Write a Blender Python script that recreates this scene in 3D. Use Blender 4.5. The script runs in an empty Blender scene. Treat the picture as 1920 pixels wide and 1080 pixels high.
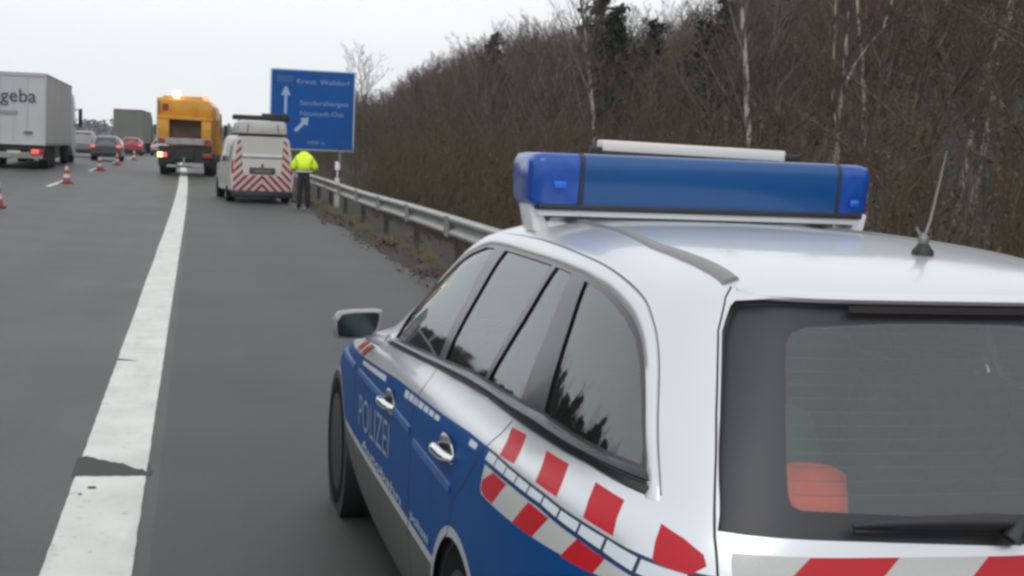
import bpy, bmesh, math, random
import numpy as np
from mathutils import Vector, Matrix
from mathutils.geometry import delaunay_2d_cdt

R = math.radians
S = bpy.context.scene
COL = S.collection

# ------------------------------------------------------------------ camera, world, sun, exposure
CAM_H, YAW, PITCH, ROLL, FPX = 1.6835, R(12.78), R(5.36), R(2.31), 2646.0
fw = Vector((math.sin(YAW) * math.cos(PITCH), math.cos(YAW) * math.cos(PITCH), -math.sin(PITCH)))
rt = Vector((math.cos(YAW), -math.sin(YAW), 0))
up = rt.cross(fw)
rt2 = rt * math.cos(ROLL) + up * math.sin(ROLL)
up2 = up * math.cos(ROLL) - rt * math.sin(ROLL)
cam_data = bpy.data.cameras.new("camera")
cam_data.sensor_width = 36.0
cam_data.lens = 36.0 * FPX / 1920.0
cam_data.clip_start, cam_data.clip_end = 0.05, 6000
cam = bpy.data.objects.new("camera", cam_data)
COL.objects.link(cam)
mw = Matrix((rt2, up2, -fw)).transposed().to_4x4()
mw.translation = Vector((0, 0, CAM_H))
cam.matrix_world = mw
S.camera = cam

SUN_EL, SUN_AZ = R(48), R(200)
world = bpy.data.worlds.new("World")
S.world = world
world.use_nodes = True
wn, wl = world.node_tree.nodes, world.node_tree.links
wn.clear()
sky = wn.new("ShaderNodeTexSky"); sky.sky_type = 'NISHITA'; sky.sun_disc = False
sky.sun_elevation, sky.sun_rotation = SUN_EL, SUN_AZ
sky.air_density, sky.dust_density, sky.ozone_density = 1.0, 3.0, 1.0
hs = wn.new("ShaderNodeHueSaturation"); hs.inputs['Saturation'].default_value = 0.12
tc = wn.new("ShaderNodeTexCoord")
nz = wn.new("ShaderNodeTexNoise"); nz.inputs['Scale'].default_value = 1.6; nz.inputs['Detail'].default_value = 4
mp = wn.new("ShaderNodeMapping"); mp.inputs['Scale'].default_value = (1, 1, 3.5)
cr = wn.new("ShaderNodeMapRange"); cr.inputs[1].default_value = .3; cr.inputs[2].default_value = .7
cr.inputs[3].default_value = 9.6; cr.inputs[4].default_value = 10.6
cloud = wn.new("ShaderNodeCombineColor")
mul = wn.new("ShaderNodeMix"); mul.data_type = 'RGBA'; mul.blend_type = 'MULTIPLY'; mul.inputs[0].default_value = 1
mul.inputs[7].default_value = (0.94, 0.98, 1.0, 1)
mixs = wn.new("ShaderNodeMix"); mixs.data_type = 'RGBA'; mixs.inputs[0].default_value = 0.86
bg = wn.new("ShaderNodeBackground"); bg.inputs['Strength'].default_value = 0.117
out = wn.new("ShaderNodeOutputWorld")
wl.new(sky.outputs[0], hs.inputs['Color'])
wl.new(tc.outputs['Generated'], mp.inputs[0]); wl.new(mp.outputs[0], nz.inputs['Vector'])
wl.new(nz.outputs['Fac'], cr.inputs[0])
for k in range(3): wl.new(cr.outputs[0], cloud.inputs[k])
wl.new(cloud.outputs[0], mul.inputs[6])
wl.new(hs.outputs[0], mixs.inputs[6]); wl.new(mul.outputs[2], mixs.inputs[7])
wl.new(mixs.outputs[2], bg.inputs['Color']); wl.new(bg.outputs[0], out.inputs[0])

sun_d = bpy.data.lights.new("sun", 'SUN')
sun_d.energy, sun_d.angle, sun_d.color = 0.6, R(25), (1.0, 0.97, 0.93)
sun = bpy.data.objects.new("sun", sun_d); COL.objects.link(sun)
sun.rotation_euler = (math.pi / 2 - SUN_EL, 0, math.pi - SUN_AZ)
S.view_settings.view_transform = 'Standard'
S.view_settings.look = 'None'
S.view_settings.exposure = 0.0
S.view_settings.gamma = 1.0
S.render.engine = 'CYCLES'
S.cycles.use_denoising = True
S.cycles.filter_width = 3.0
S.cycles.max_bounces = 8
S.cycles.transparent_max_bounces = 16
S.cycles.volume_bounces = 2
S.cycles.sample_clamp_indirect = 6

rng = np.random.default_rng(7)
random.seed(7)

# ------------------------------------------------------------------ materials
def mat(name, col, rough=.5, metal=0., coat=0., coat_r=.05, spec=.5, noise=None, bump=None, emit=None, trans=0.):
    """noise = (scale, amount, detail) varies the base colour, bump = (scale, strength)"""
    m = bpy.data.materials.new(name); m.use_nodes = True
    n, l = m.node_tree.nodes, m.node_tree.links
    b = n['Principled BSDF']
    b.inputs['Base Color'].default_value = (*col, 1)
    b.inputs['Roughness'].default_value = rough
    b.inputs['Metallic'].default_value = metal
    b.inputs['Coat Weight'].default_value = coat
    b.inputs['Coat Roughness'].default_value = coat_r
    b.inputs['Specular IOR Level'].default_value = spec
    b.inputs['Transmission Weight'].default_value = trans
    if emit:
        b.inputs['Emission Color'].default_value = (*emit[0], 1); b.inputs['Emission Strength'].default_value = emit[1]
    if noise or bump:
        t = n.new("ShaderNodeTexCoord")
    if noise:
        x = n.new("ShaderNodeTexNoise"); x.inputs['Scale'].default_value = noise[0]; x.inputs['Detail'].default_value = noise[2]
        l.new(t.outputs['Object'], x.inputs['Vector'])
        r = n.new("ShaderNodeMapRange"); r.inputs[1].default_value = .25; r.inputs[2].default_value = .75
        r.inputs[3].default_value = 1 - noise[1]; r.inputs[4].default_value = 1 + noise[1]
        l.new(x.outputs['Fac'], r.inputs[0])
        v = n.new("ShaderNodeVectorMath"); v.operation = 'SCALE'; v.inputs[0].default_value = col
        l.new(r.outputs[0], v.inputs['Scale']); l.new(v.outputs[0], b.inputs['Base Color'])
    if bump:
        x = n.new("ShaderNodeTexNoise"); x.inputs['Scale'].default_value = bump[0]; x.inputs['Detail'].default_value = 3
        l.new(t.outputs['Object'], x.inputs['Vector'])
        bp = n.new("ShaderNodeBump"); bp.inputs['Strength'].default_value = bump[1]; bp.inputs['Distance'].default_value = .02
        l.new(x.outputs['Fac'], bp.inputs['Height']); l.new(bp.outputs[0], b.inputs['Normal'])
    return m

def glass_mat(name, tint, ior=1.5, film=.06, film_col=(.5, .5, .5)):
    """thin pane: tinted clear part, mirror reflection by angle, a little diffuse film"""
    m = bpy.data.materials.new(name); m.use_nodes = True
    n, l = m.node_tree.nodes, m.node_tree.links
    n.clear()
    o = n.new("ShaderNodeOutputMaterial")
    t = n.new("ShaderNodeBsdfTransparent"); t.inputs[0].default_value = (*tint, 1)
    d = n.new("ShaderNodeBsdfDiffuse"); d.inputs[0].default_value = (*film_col, 1)  # grey film paints in the pane's haze and reflected sky
    g = n.new("ShaderNodeBsdfGlossy"); g.inputs['Roughness'].default_value = .03; g.inputs[0].default_value = (.92, .96, .95, 1)
    f = n.new("ShaderNodeFresnel"); f.inputs[0].default_value = ior
    m1 = n.new("ShaderNodeMixShader"); m1.inputs[0].default_value = film
    m2 = n.new("ShaderNodeMixShader")
    l.new(t.outputs[0], m1.inputs[1]); l.new(d.outputs[0], m1.inputs[2])
    l.new(f.outputs[0], m2.inputs[0]); l.new(m1.outputs[0], m2.inputs[1]); l.new(g.outputs[0], m2.inputs[2])
    l.new(m2.outputs[0], o.inputs[0])
    return m

M = {}
M['silver'] = mat("silver_paint", (.66, .68, .715), .28, .45, .5, .03)
M['blue'] = mat("blue_film", (.0006, .056, .215), .48, 0, .0, .12, spec=.14, noise=(6, .06, 3))
M['bluehighlight'] = mat("blue_highlight", (.004, .075, .25), .42, 0, .05, .1)
M['blueedge'] = mat("dark_blue_lining", (.012, .03, .07), .4)
M['red'] = mat("red_reflective_film", (.47, .010, .020), .42, 0, .10, .15, spec=.3, noise=(300, .08, 2))
M['greyfilm'] = mat("white_reflective_film", (.46, .47, .46), .38, 0, .3, .1, noise=(300, .06, 2))
M['checkwhite'] = mat("check_white_film", (.62, .67, .72), .35, 0, .3, .1)
M['letterblue'] = mat("pale_letter_film", (.20, .27, .38), .4)
M['gapgrey'] = mat("seal_grey", (.10, .10, .11), .6)
M['gap'] = mat("panel_gap", (.012, .012, .013), .7)
M['trim'] = mat("black_trim", (.018, .018, .021), .28, 0, .2)
M['blackglass'] = mat("black_glass_border", (.024, .024, .031), .42, 0, .0, .02)
M['pillar'] = mat("pillar_cover", (.035, .033, .038), .3, 0, .3)
M['glass'] = glass_mat("side_window_glass", (.45, .52, .50), 2.25, .03, (.36, .41, .39))
M['rearglass'] = glass_mat("rear_window_glass", (.88, .91, .91), 1.75, .10, (.36, .40, .40))
M['liner'] = mat("interior_liner", (.17, .17, .172), .85)
M['seat'] = mat("seat_cloth", (.03, .03, .034), .9, noise=(60, .3, 3))
M['dash'] = mat("dashboard_plastic", (.022, .022, .024), .6)
M['sill'] = mat("dark_grey_sill", (.085, .085, .082), .55, .15, noise=(5, .15, 5))  # sill colour set darker than the silver above it
M['mirrorshell'] = mat("mirror_shell", (.26, .27, .26), .4, .2, .2)
M['whip'] = mat("aerial_steel", (.22, .21, .20), .4, .6)
M['chrome'] = mat("chrome", (.78, .79, .80), .12, 1.0)
M['rubber'] = mat("tyre_rubber", (.007, .007, .0075), .9, spec=.15, noise=(40, .3, 3))
M['rim'] = mat("alloy_rim", (.13, .13, .13), .45, .6)
M['lensblue'] = mat("blue_lens", (.003, .068, .235), .22, 0, .3, .06)
M['lensend'] = mat("blue_end_lens", (.008, .070, .36), .25, 0, .2, .08, noise=(26, .18, 2))
M['reflector'] = mat("lens_glint", (.03, .16, .75), .2, .4)
M['barwhite'] = mat("white_bar_panel", (.78, .74, .68), .45)
M['barcarrier'] = mat("white_carrier", (.78, .79, .80), .35, 0, .3)
M['blackplastic'] = mat("black_plastic", (.02, .02, .022), .5)
M['brakelens'] = mat("dark_red_lens", (.014, .002, .004), .4, 0, .0)
M['mirrorglass'] = mat("mirror_glass", (.05, .062, .062), .1, .9)
M['orangebag'] = mat("orange_bag", (.95, .11, .045), .7, noise=(9, .25, 3))
M['greenbag'] = mat("green_bag", (.012, .055, .035), .8, noise=(8, .3, 3))

# ------------------------------------------------------------------ mesh builder and tagging
def link(name, me, parent=None, loc=None):
    o = bpy.data.objects.new(name, me); COL.objects.link(o)
    if parent: o.parent = parent
    if loc: o.location = loc
    return o

def tag(o, label=None, cat=None, group=None, kind=None):
    if label: o['label'] = label
    if cat: o['category'] = cat
    if group: o['group'] = group
    if kind: o['kind'] = kind
    return o

def thing(name, label, cat, loc=(0, 0, 0), rz=0., group=None):
    o = bpy.data.objects.new(name, None); COL.objects.link(o)
    o.empty_display_size = .2
    o.location = loc; o.rotation_euler = (0, 0, rz)
    return tag(o, label, cat, group)

class MB:
    def __init__(self): self.v, self.f, self.m = [], [], []
    def add(self, vs, fs, mi=0):
        b = len(self.v)
        self.v += [tuple(map(float, p)) for p in vs]
        self.f += [tuple(int(i) + b for i in f) for f in fs]
        self.m += [mi] * len(fs)
        return self
    def bm(self, bm, mi=0):
        bm.verts.ensure_lookup_table()
        for i, v in enumerate(bm.verts): v.index = i
        self.add([v.co[:] for v in bm.verts], [[v.index for v in f.verts] for f in bm.faces], mi)
        bm.free(); return self
    def box(self, c, s, bev=0., rot=None, mi=0, seg=2):
        bm = bmesh.new(); bmesh.ops.create_cube(bm, size=1)
        bmesh.ops.scale(bm, vec=s, verts=bm.verts)
        if bev: bmesh.ops.bevel(bm, geom=bm.edges[:], offset=min(bev, min(s) * .49), segments=seg, affect='EDGES', profile=.5)
        if rot is not None: bmesh.ops.transform(bm, matrix=rot.to_4x4(), verts=bm.verts)
        bmesh.ops.translate(bm, vec=c, verts=bm.verts)
        return self.bm(bm, mi)
    def prism(self, poly, axis, a, b, bev=0., mi=0):
        """polygon in the two other axes, extruded along axis from a to b"""
        bm = bmesh.new()
        def P(p, t):
            return {'x': (t, p[0], p[1]), 'y': (p[0], t, p[1]), 'z': (p[0], p[1], t)}[axis]
        lo = [bm.verts.new(P(p, a)) for p in poly]; hi = [bm.verts.new(P(p, b)) for p in poly]
        bm.faces.new(lo); bm.faces.new(hi)
        n = len(poly)
        for i in range(n): bm.faces.new((lo[i], lo[(i + 1) % n], hi[(i + 1) % n], hi[i]))
        bmesh.ops.recalc_face_normals(bm, faces=bm.faces)
        if bev: bmesh.ops.bevel(bm, geom=bm.edges[:], offset=bev, segments=2, affect='EDGES', profile=.5)
        return self.bm(bm, mi)
    def tube(self, pts, rad, n=8, mi=0, cap=True):
        pts = [Vector(p) for p in pts]
        if not hasattr(rad, '__len__'): rad = [rad] * len(pts)
        vs, fs = [], []
        ref = None
        for i, p in enumerate(pts):
            d = (pts[min(i + 1, len(pts) - 1)] - pts[max(i - 1, 0)]).normalized()
            if ref is None: ref = Vector((0, 0, 1)) if abs(d.z) < .9 else Vector((1, 0, 0))
            a = d.cross(ref).normalized(); b = a.cross(d).normalized(); ref = b
            for k in range(n):
                t = 2 * math.pi * k / n
                vs.append(p + (a * math.cos(t) + b * math.sin(t)) * rad[i])
        for i in range(len(pts) - 1):
            for k in range(n):
                fs.append((i * n + k, i * n + (k + 1) % n, (i + 1) * n + (k + 1) % n, (i + 1) * n + k))
        if cap: fs += [tuple(range(n))[::-1], tuple(range((len(pts) - 1) * n, len(pts) * n))]
        return self.add(vs, fs, mi)
    def lathe(self, prof, n=24, axis='z', c=(0, 0, 0), mi=0):
        """profile (r, h) turned about an axis through c"""
        vs, fs = [], []
        for r, h in prof:
            for k in range(n):
                t = 2 * math.pi * k / n
                a, b = r * math.cos(t), r * math.sin(t)
                vs.append({'z': (c[0] + a, c[1] + b, c[2] + h), 'x': (c[0] + h, c[1] + a, c[2] + b), 'y': (c[0] + b, c[1] + h, c[2] + a)}[axis])
        for i in range(len(prof) - 1):
            for k in range(n):
                fs.append((i * n + k, i * n + (k + 1) % n, (i + 1) * n + (k + 1) % n, (i + 1) * n + k))
        if prof[0][0] > 1e-4: fs.append(tuple(range(n))[::-1])
        if prof[-1][0] > 1e-4: fs.append(tuple(range((len(prof) - 1) * n, len(prof) * n)))
        return self.add(vs, fs, mi)
    def loft(self, rings, mi=0, caps=True):
        n = len(rings[0]); vs = [p for r in rings for p in r]; fs = []
        for i in range(len(rings) - 1):
            for k in range(n):
                fs.append((i * n + k, i * n + (k + 1) % n, (i + 1) * n + (k + 1) % n, (i + 1) * n + k))
        if caps: fs += [tuple(range(n))[::-1], tuple(range((len(rings) - 1) * n, len(rings) * n))]
        return self.add(vs, fs, mi)
    def build(self, name, mats, parent=None, smooth=None, fix=True):
        me = bpy.data.meshes.new(name)
        me.from_pydata(self.v, [], self.f)
        for m in (mats if isinstance(mats, (list, tuple)) else [mats]): me.materials.append(m)
        me.polygons.foreach_set('material_index', self.m)
        if fix:
            bm = bmesh.new(); bm.from_mesh(me); bmesh.ops.recalc_face_normals(bm, faces=bm.faces); bm.to_mesh(me); bm.free()
        if smooth: 
            me.polygons.foreach_set('use_smooth', [True] * len(me.polygons))
            me.set_sharp_from_angle(angle=R(smooth))
        me.update()
        return link(name, me, parent)

def text_mesh(txt, size, depth=0.002, align='LEFT'):
    c = bpy.data.curves.new("t", 'FONT'); c.body = txt; c.size = size; c.extrude = depth; c.align_x = align; c.resolution_u = 3
    o = bpy.data.objects.new("t", c); COL.objects.link(o)
    dg = bpy.context.evaluated_depsgraph_get()
    me = bpy.data.meshes.new_from_object(o.evaluated_get(dg))
    vs = [v.co[:] for v in me.vertices]; fs = [tuple(p.vertices) for p in me.polygons]
    bpy.data.objects.remove(o); bpy.data.curves.remove(c); bpy.data.meshes.remove(me)
    return vs, fs

def inpoly(P, poly):
    x, y = P[:, 0], P[:, 1]; c = np.zeros(len(P), bool)
    n = len(poly)
    for i in range(n):
        x1, y1 = poly[i]; x2, y2 = poly[(i + 1) % n]
        if y1 == y2: continue
        t = ((y1 > y) != (y2 > y)) & (x < (x2 - x1) * (y - y1) / (y2 - y1) + x1)
        c ^= t
    return c

def resample(pl, d, closed=True):
    o = []
    n = len(pl)
    for i in range(n if closed else n - 1):
        a, b = np.array(pl[i], float), np.array(pl[(i + 1) % n], float)
        k = max(1, int(np.ceil(np.linalg.norm(b - a) / d)))
        o += [tuple(a + (b - a) * j / k) for j in range(k)]
    if not closed: o.append(tuple(pl[-1]))
    return o

def cdt(outer, polys, d):
    """triangulate outer with the outlines of polys as edges and a filling grid of spacing d"""
    vs, es = [], []
    def put(pl, closed=True):
        b = len(vs); vs.extend(pl)
        es.extend([(b + i, b + i + 1) for i in range(len(pl) - 1)])
        if closed: es.append((b + len(pl) - 1, b))
    put(resample(outer, d))
    for p in polys: put(resample(p, d))
    o = np.array(outer); lo, hi = o.min(0), o.max(0)
    gx, gy = np.arange(lo[0] + d / 2, hi[0], d), np.arange(lo[1] + d / 2, hi[1], d)
    g = np.array([(x + (d / 2 if j % 2 else 0), y) for j, y in enumerate(gy) for x in gx])
    g = g[inpoly(g, outer)]
    vs += [tuple(p) for p in g]
    r = delaunay_2d_cdt([Vector(p) for p in vs], es, [], 0, 1e-6)
    V = np.array([p[:] for p in r[0]]); T = np.array([t for t in r[2] if len(t) == 3])
    C = V[T].mean(1)
    k = inpoly(C, outer)
    A = V[T]; area = np.abs((A[:, 1, 0] - A[:, 0, 0]) * (A[:, 2, 1] - A[:, 0, 1]) - (A[:, 2, 0] - A[:, 0, 0]) * (A[:, 1, 1] - A[:, 0, 1]))
    k &= area > 1e-9
    return V, T[k], C[k]

def band(line, half):
    """thin polygon round an open polyline"""
    p = np.array(line, float); t = np.gradient(p, axis=0); t /= np.linalg.norm(t, axis=1, keepdims=True)
    n = np.c_[-t[:, 1], t[:, 0]] * half
    return [tuple(q) for q in np.r_[p + n, (p - n)[::-1]]]

# ------------------------------------------------------------------ ground heights
def zroad(x, y):
    z = -.02 * min(0., x + .4)
    if y > 100: g = .336
    elif y > 60: g = .144 + .0096 * (y - 60) - .00012 * (y - 60) ** 2
    elif y > 30: g = .00016 * (y - 30) ** 2
    else: g = 0.
    return z + g

def zground(x, y):
    if -9.6 <= x <= 3.3: return zroad(x, y)
    if x < -9.6: return zroad(-9.6, y) - .02 * min(3, -9.6 - x)
    z = zroad(3.3, y)
    def sm(a, b, t):
        t = min(1, max(0, (t - a) / (b - a))); return t * t * (3 - 2 * t)
    z += -.05 * sm(3.3, 4.2, x) - .30 * sm(4.2, 6.2, x) + .55 * sm(6.6, 10, x) + .06 * max(0, x - 9)
    z += .20 * max(0, x - 34) if x < 130 else .2 * 96
    return z


# ------------------------------------------------------------------ setting: ground, road, markings, hills
def asphalt(name, base, rough):
    m = bpy.data.materials.new(name); m.use_nodes = True
    n, l = m.node_tree.nodes, m.node_tree.links
    b = n['Principled BSDF']; b.inputs['Roughness'].default_value = rough; b.inputs['Specular IOR Level'].default_value = .45
    t = n.new("ShaderNodeTexCoord")
    def noise(sc, det, mscale=None):
        x = n.new("ShaderNodeTexNoise"); x.inputs['Scale'].default_value = sc; x.inputs['Detail'].default_value = det
        if mscale:
            q = n.new("ShaderNodeMapping"); q.inputs['Scale'].default_value = mscale
            l.new(t.outputs['Object'], q.inputs[0]); l.new(q.outputs[0], x.inputs['Vector'])
        else: l.new(t.outputs['Object'], x.inputs['Vector'])
        return x.outputs['Fac']
    def rng_(s, a, b_):
        r = n.new("ShaderNodeMapRange"); r.inputs[1].default_value = .3; r.inputs[2].default_value = .7
        r.inputs[3].default_value = a; r.inputs[4].default_value = b_; l.new(s, r.inputs[0]); return r.outputs[0]
    def mul(a, c):
        k = n.new("ShaderNodeMath"); k.operation = 'MULTIPLY'; l.new(a, k.inputs[0]); l.new(c, k.inputs[1]); return k.outputs[0]
    grain = rng_(noise(170, 4), .72, 1.30)
    patch = rng_(noise(.55, 6), .80, 1.20)
    streak = rng_(noise(1.0, 3, (1.5, .03, 1)), .84, 1.16)
    mid = rng_(noise(42, 3), .86, 1.14)
    stain = n.new("ShaderNodeMapRange"); stain.inputs[1].default_value = .56; stain.inputs[2].default_value = .72; stain.inputs[3].default_value = 1; stain.inputs[4].default_value = .78
    l.new(noise(1.7, 5, (1, .35, 1)), stain.inputs[0])
    f = mul(mul(mul(mul(grain, patch), streak), mid), stain.outputs[0])
    v = n.new("ShaderNodeVectorMath"); v.operation = 'SCALE'; v.inputs[0].default_value = base
    l.new(f, v.inputs['Scale']); l.new(v.outputs[0], b.inputs['Base Color'])
    bp = n.new("ShaderNodeBump"); bp.inputs['Strength'].default_value = .5; bp.inputs['Distance'].default_value = .008
    l.new(noise(170, 4), bp.inputs['Height']); l.new(bp.outputs[0], b.inputs['Normal'])
    return m

M['asphalt'] = asphalt("asphalt", (.052, .0525, .051), .54)
M['shoulder'] = asphalt("shoulder_asphalt", (.038, .040, .0388), .56)
def worn_paint():
    m = mat("road_paint", (.60, .61, .58), .6, bump=(120, .25)); n, l = m.node_tree.nodes, m.node_tree.links
    t = n.new("ShaderNodeTexCoord")
    def fac(sc, det, a, b, lo, hi, ms=(1, 1, 1)):
        q = n.new("ShaderNodeMapping"); q.inputs['Scale'].default_value = ms; x = n.new("ShaderNodeTexNoise"); x.inputs['Scale'].default_value = sc; x.inputs['Detail'].default_value = det
        l.new(t.outputs['Object'], q.inputs[0]); l.new(q.outputs[0], x.inputs['Vector'])
        r = n.new("ShaderNodeMapRange"); r.inputs[1].default_value = a; r.inputs[2].default_value = b; r.inputs[3].default_value = lo; r.inputs[4].default_value = hi; l.new(x.outputs['Fac'], r.inputs[0]); return r.outputs[0]
    def mul(a, b):
        k = n.new("ShaderNodeMath"); k.operation = 'MULTIPLY'; l.new(a, k.inputs[0]); l.new(b, k.inputs[1]); return k.outputs[0]
    f = mul(mul(fac(2.6, 6, .3, .7, .86, 1.08), fac(16, 5, .60, .74, 1, .62)), fac(1.2, 4, .55, .8, 1, .74, (6, .5, 1)))
    v = n.new("ShaderNodeVectorMath"); v.operation = 'SCALE'; v.inputs[0].default_value = (.62, .63, .60); l.new(f, v.inputs['Scale']); l.new(v.outputs[0], n['Principled BSDF'].inputs['Base Color'])
    return m
M['paint'] = worn_paint()
M['tar'] = mat("tar_patch", (.040, .040, .040), .75, noise=(30, .2, 3))
M['earth'] = mat("forest_earth", (.034, .026, .019), .95, noise=(1.2, .4, 6), bump=(8, .6))
M['verge'] = mat("verge_soil", (.040, .031, .024), .95, noise=(5, .5, 7), bump=(30, .8))
M['hill'] = mat("wooded_hill", (.055, .056, .050), .95, noise=(.02, .4, 6))

xs = np.r_[-1150, -700, -300, -120, -60, -30, -16, np.arange(-9.6, 3.31, .645), np.arange(3.6, 11, .4), np.arange(12, 36, 2), 40, 50, 60, 80, 100, 130, 300, 800, 1150]
ys = np.r_[-140, -60, -30, np.arange(-15, 110, 3), 115, 125, 140, 160, 200, 260, 340, 460, 620, 820, 1100, 1390]
def sheet(name, xs, ys, zf, m):
    V = [(x, y, zf(x, y)) for y in ys for x in xs]; w = len(xs)
    F = [(j * w + i, j * w + i + 1, (j + 1) * w + i + 1, (j + 1) * w + i) for j in range(len(ys) - 1) for i in range(w - 1)]
    b = MB().add(V, F)
    return b.build(name, m, smooth=60, fix=False)
def gz(x, y):
    j = 0
    if x > 3.4: j = .05 * math.sin(x * 2.1 + y * .7) * math.sin(y * .37 + x) * min(1, (x - 3.4))
    return zground(x, y) + j - .02
tag(sheet("ground", xs, ys, gz, M['earth']), kind='structure')

ry = np.r_[np.arange(-30, 120, 2.5), 130, 150, 180, 220, 300, 420, 600, 900]
tag(sheet("road", np.r_[-9.6, -8.4, -6.5, -4.5, -2.5, -.4, -.15], ry, lambda x, y: zroad(x, y) + .0, M['asphalt']), kind='structure')
sh = MB()
edge = [3.12 + .10 * math.sin(y * .9) * math.sin(y * .23 + 1) + random.uniform(-.05, .05) for y in np.arange(-30, 150.1, .5)]
yy = np.arange(-30, 150.1, .5)
V, F = [], []
for y, e in zip(yy, edge):
    V += [(-.15, y, zroad(-.15, y)), (1.5, y, zroad(1.5, y)), (e, y, zroad(e, y) - .004)]
for j in range(len(yy) - 1):
    for i in range(2): F.append((j * 3 + i, j * 3 + i + 1, j * 3 + 4 + i, j * 3 + 3 + i))
tag(sh.add(V, F).build("hard_shoulder", M['shoulder'], fix=False), kind='structure')
# verge: a ragged strip of soil and needles under the guardrail
vb = MB(); V, F = [], []
for y, e in zip(yy, edge):
    for k, x in enumerate((e - .10 + random.uniform(-.12, .1), 3.35, 3.7, 4.3, 5.2)):
        V.append((x, y, zground(x, y) + (-.006 if k == 0 else .012 + random.uniform(0, .05) * (k > 0))))
for j in range(len(yy) - 1):
    for i in range(4): F.append((j * 5 + i, j * 5 + i + 1, j * 5 + 6 + i, j * 5 + 5 + i))
tag(vb.add(V, F).build("verge", M['verge'], smooth=80, fix=False), kind='structure')

# edge line between lane and shoulder, with the ragged tar joint across it
def ragged(x0, x1, y, amp, n=16):
    return [(x0 + (x1 - x0) * i / n, y + random.uniform(-amp, amp)) for i in range(n + 1)]
lm = MB()
LX0, LX1 = -.555, -.215
def strip(y0l, y0r, y1, lo=None):
    yv = np.r_[np.arange(y0r, y1, 1.5), y1]
    V, F = [], []
    for y in yv:
        wob = .006 * math.sin(y * 1.7)
        off = -.0003 * max(0, y - 40) ** 2 * .3
        V += [(LX0 + wob + off, y if y > y0r else y0l, zroad(LX0, y) + .005), (LX1 + wob * .5 + off, y, zroad(LX1, y) + .005)]
    for j in range(len(yv) - 1): F.append((2 * j, 2 * j + 1, 2 * j + 3, 2 * j + 2))
    lm.add(V, F)
def slab(lo, hi):
    """patch of paint between two ragged cross lines (left to right), its long sides slightly uneven"""
    k = max(1, int((hi[0][1] - lo[0][1]) / .12))
    rows = [[(a[0] + (b[0] - a[0]) * t / k, a[1] + (b[1] - a[1]) * t / k) for a, b in zip(lo, hi)] for t in range(k + 1)]
    for q in rows[1:-1]: q[0] = (q[0][0] + random.uniform(-.003, .002), q[0][1]); q[-1] = (q[-1][0] + random.uniform(-.002, .003), q[-1][1])
    for a, b in zip(rows[:-1], rows[1:]): slab1(a, b)
def slab1(lo, hi):
    n = len(lo)
    V = [(x, y, zroad(x, y) + .005) for x, y in lo] + [(x, y, zroad(x, y) + .005) for x, y in hi]
    lm.add(V, [(i, i + 1, n + i + 1, n + i) for i in range(n - 1)])
j0 = [(LX0 + (LX1 - LX0) * i / 16, 7.20 + .006 * i / 16 + random.uniform(-.008, .008)) for i in range(17)]
j1 = [(LX0 + (LX1 - LX0) * i / 16, 7.66 - .34 * (i / 16) ** 1.3 + random.uniform(-.03, .03)) for i in range(17)]
slab([(x, -20) for x, _ in j0], [(x, 2.0) for x, _ in j0]); slab([(x, 2.0) for x, _ in j0], j0)
far = ragged(LX0, LX1, 11.05, .0)
crack = [(LX0, 11.10), (-.50, 11.12), (-.42, 11.09), (-.40, 11.05)]
slab(j1, far)
c0 = [(LX0 + (LX1 - LX0) * i / 16, 11.05) for i in range(17)]
c1 = [(x, 11.05 + (.10 * max(0, 1 - (x - LX0) / .17))) for x, _ in c0]
yv = list(np.arange(11.5, 150, 1.5))
slab(c1, [(x, 11.5) for x, _ in c1])
V, F = [], []
for y in yv:
    off = -.00011 * max(0, y - 30) ** 2
    V += [(LX0 + .004 * math.sin(y) + off, y, zroad(LX0 + off, y) + .005), (LX1 + off, y, zroad(LX1 + off, y) + .005)]
lm.add(V, [(2 * j, 2 * j + 1, 2 * j + 3, 2 * j + 2) for j in range(len(yv) - 1)])
# lane dashes between the running lanes
for y in np.arange(-16, 150, 18.0):
    a, b = y + 26.5 - 18, y + 26.5 - 18 + 6
    for x in (-4.53,):
        n = 5
        V, F = [], []
        for i in range(n):
            q = a + (b - a) * i / (n - 1)
            V += [(x - .08, q, zroad(x, q) + .005), (x + .08, q, zroad(x + .08, q) + .005)]
        lm.add(V, [(2 * i, 2 * i + 1, 2 * i + 3, 2 * i + 2) for i in range(n - 1)])
tag(lm.build("road_markings", M['paint'], fix=False), kind='structure')
tar = MB()
lo = [(-.575, 7.20), (-.56, 7.19), (-.4, 7.19), (-.21, 7.19), (-.19, 7.26)]
hi = [(-.58, 7.62), (-.5, 7.70), (-.4, 7.66), (-.21, 7.52), (-.185, 7.30)]
tar.add([(x, y, zroad(x, y) + .0025) for x, y in lo + hi], [(i, i + 1, 6 + i, 5 + i) for i in range(4)])
for (cx, cy, rx, ry_) in ((-.46, 6.96, .022, .035), (-.505, 6.83, .012, .02)):
    tar.add([(cx + rx * math.cos(t) * random.uniform(.7, 1.2), cy + ry_ * math.sin(t) * random.uniform(.7, 1.2), .0085) for t in np.linspace(0, 6.28, 10)[:-1]], [tuple(range(9))])
tag(tar.build("tar_joint", M['tar'], fix=False), kind='structure')

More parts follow.
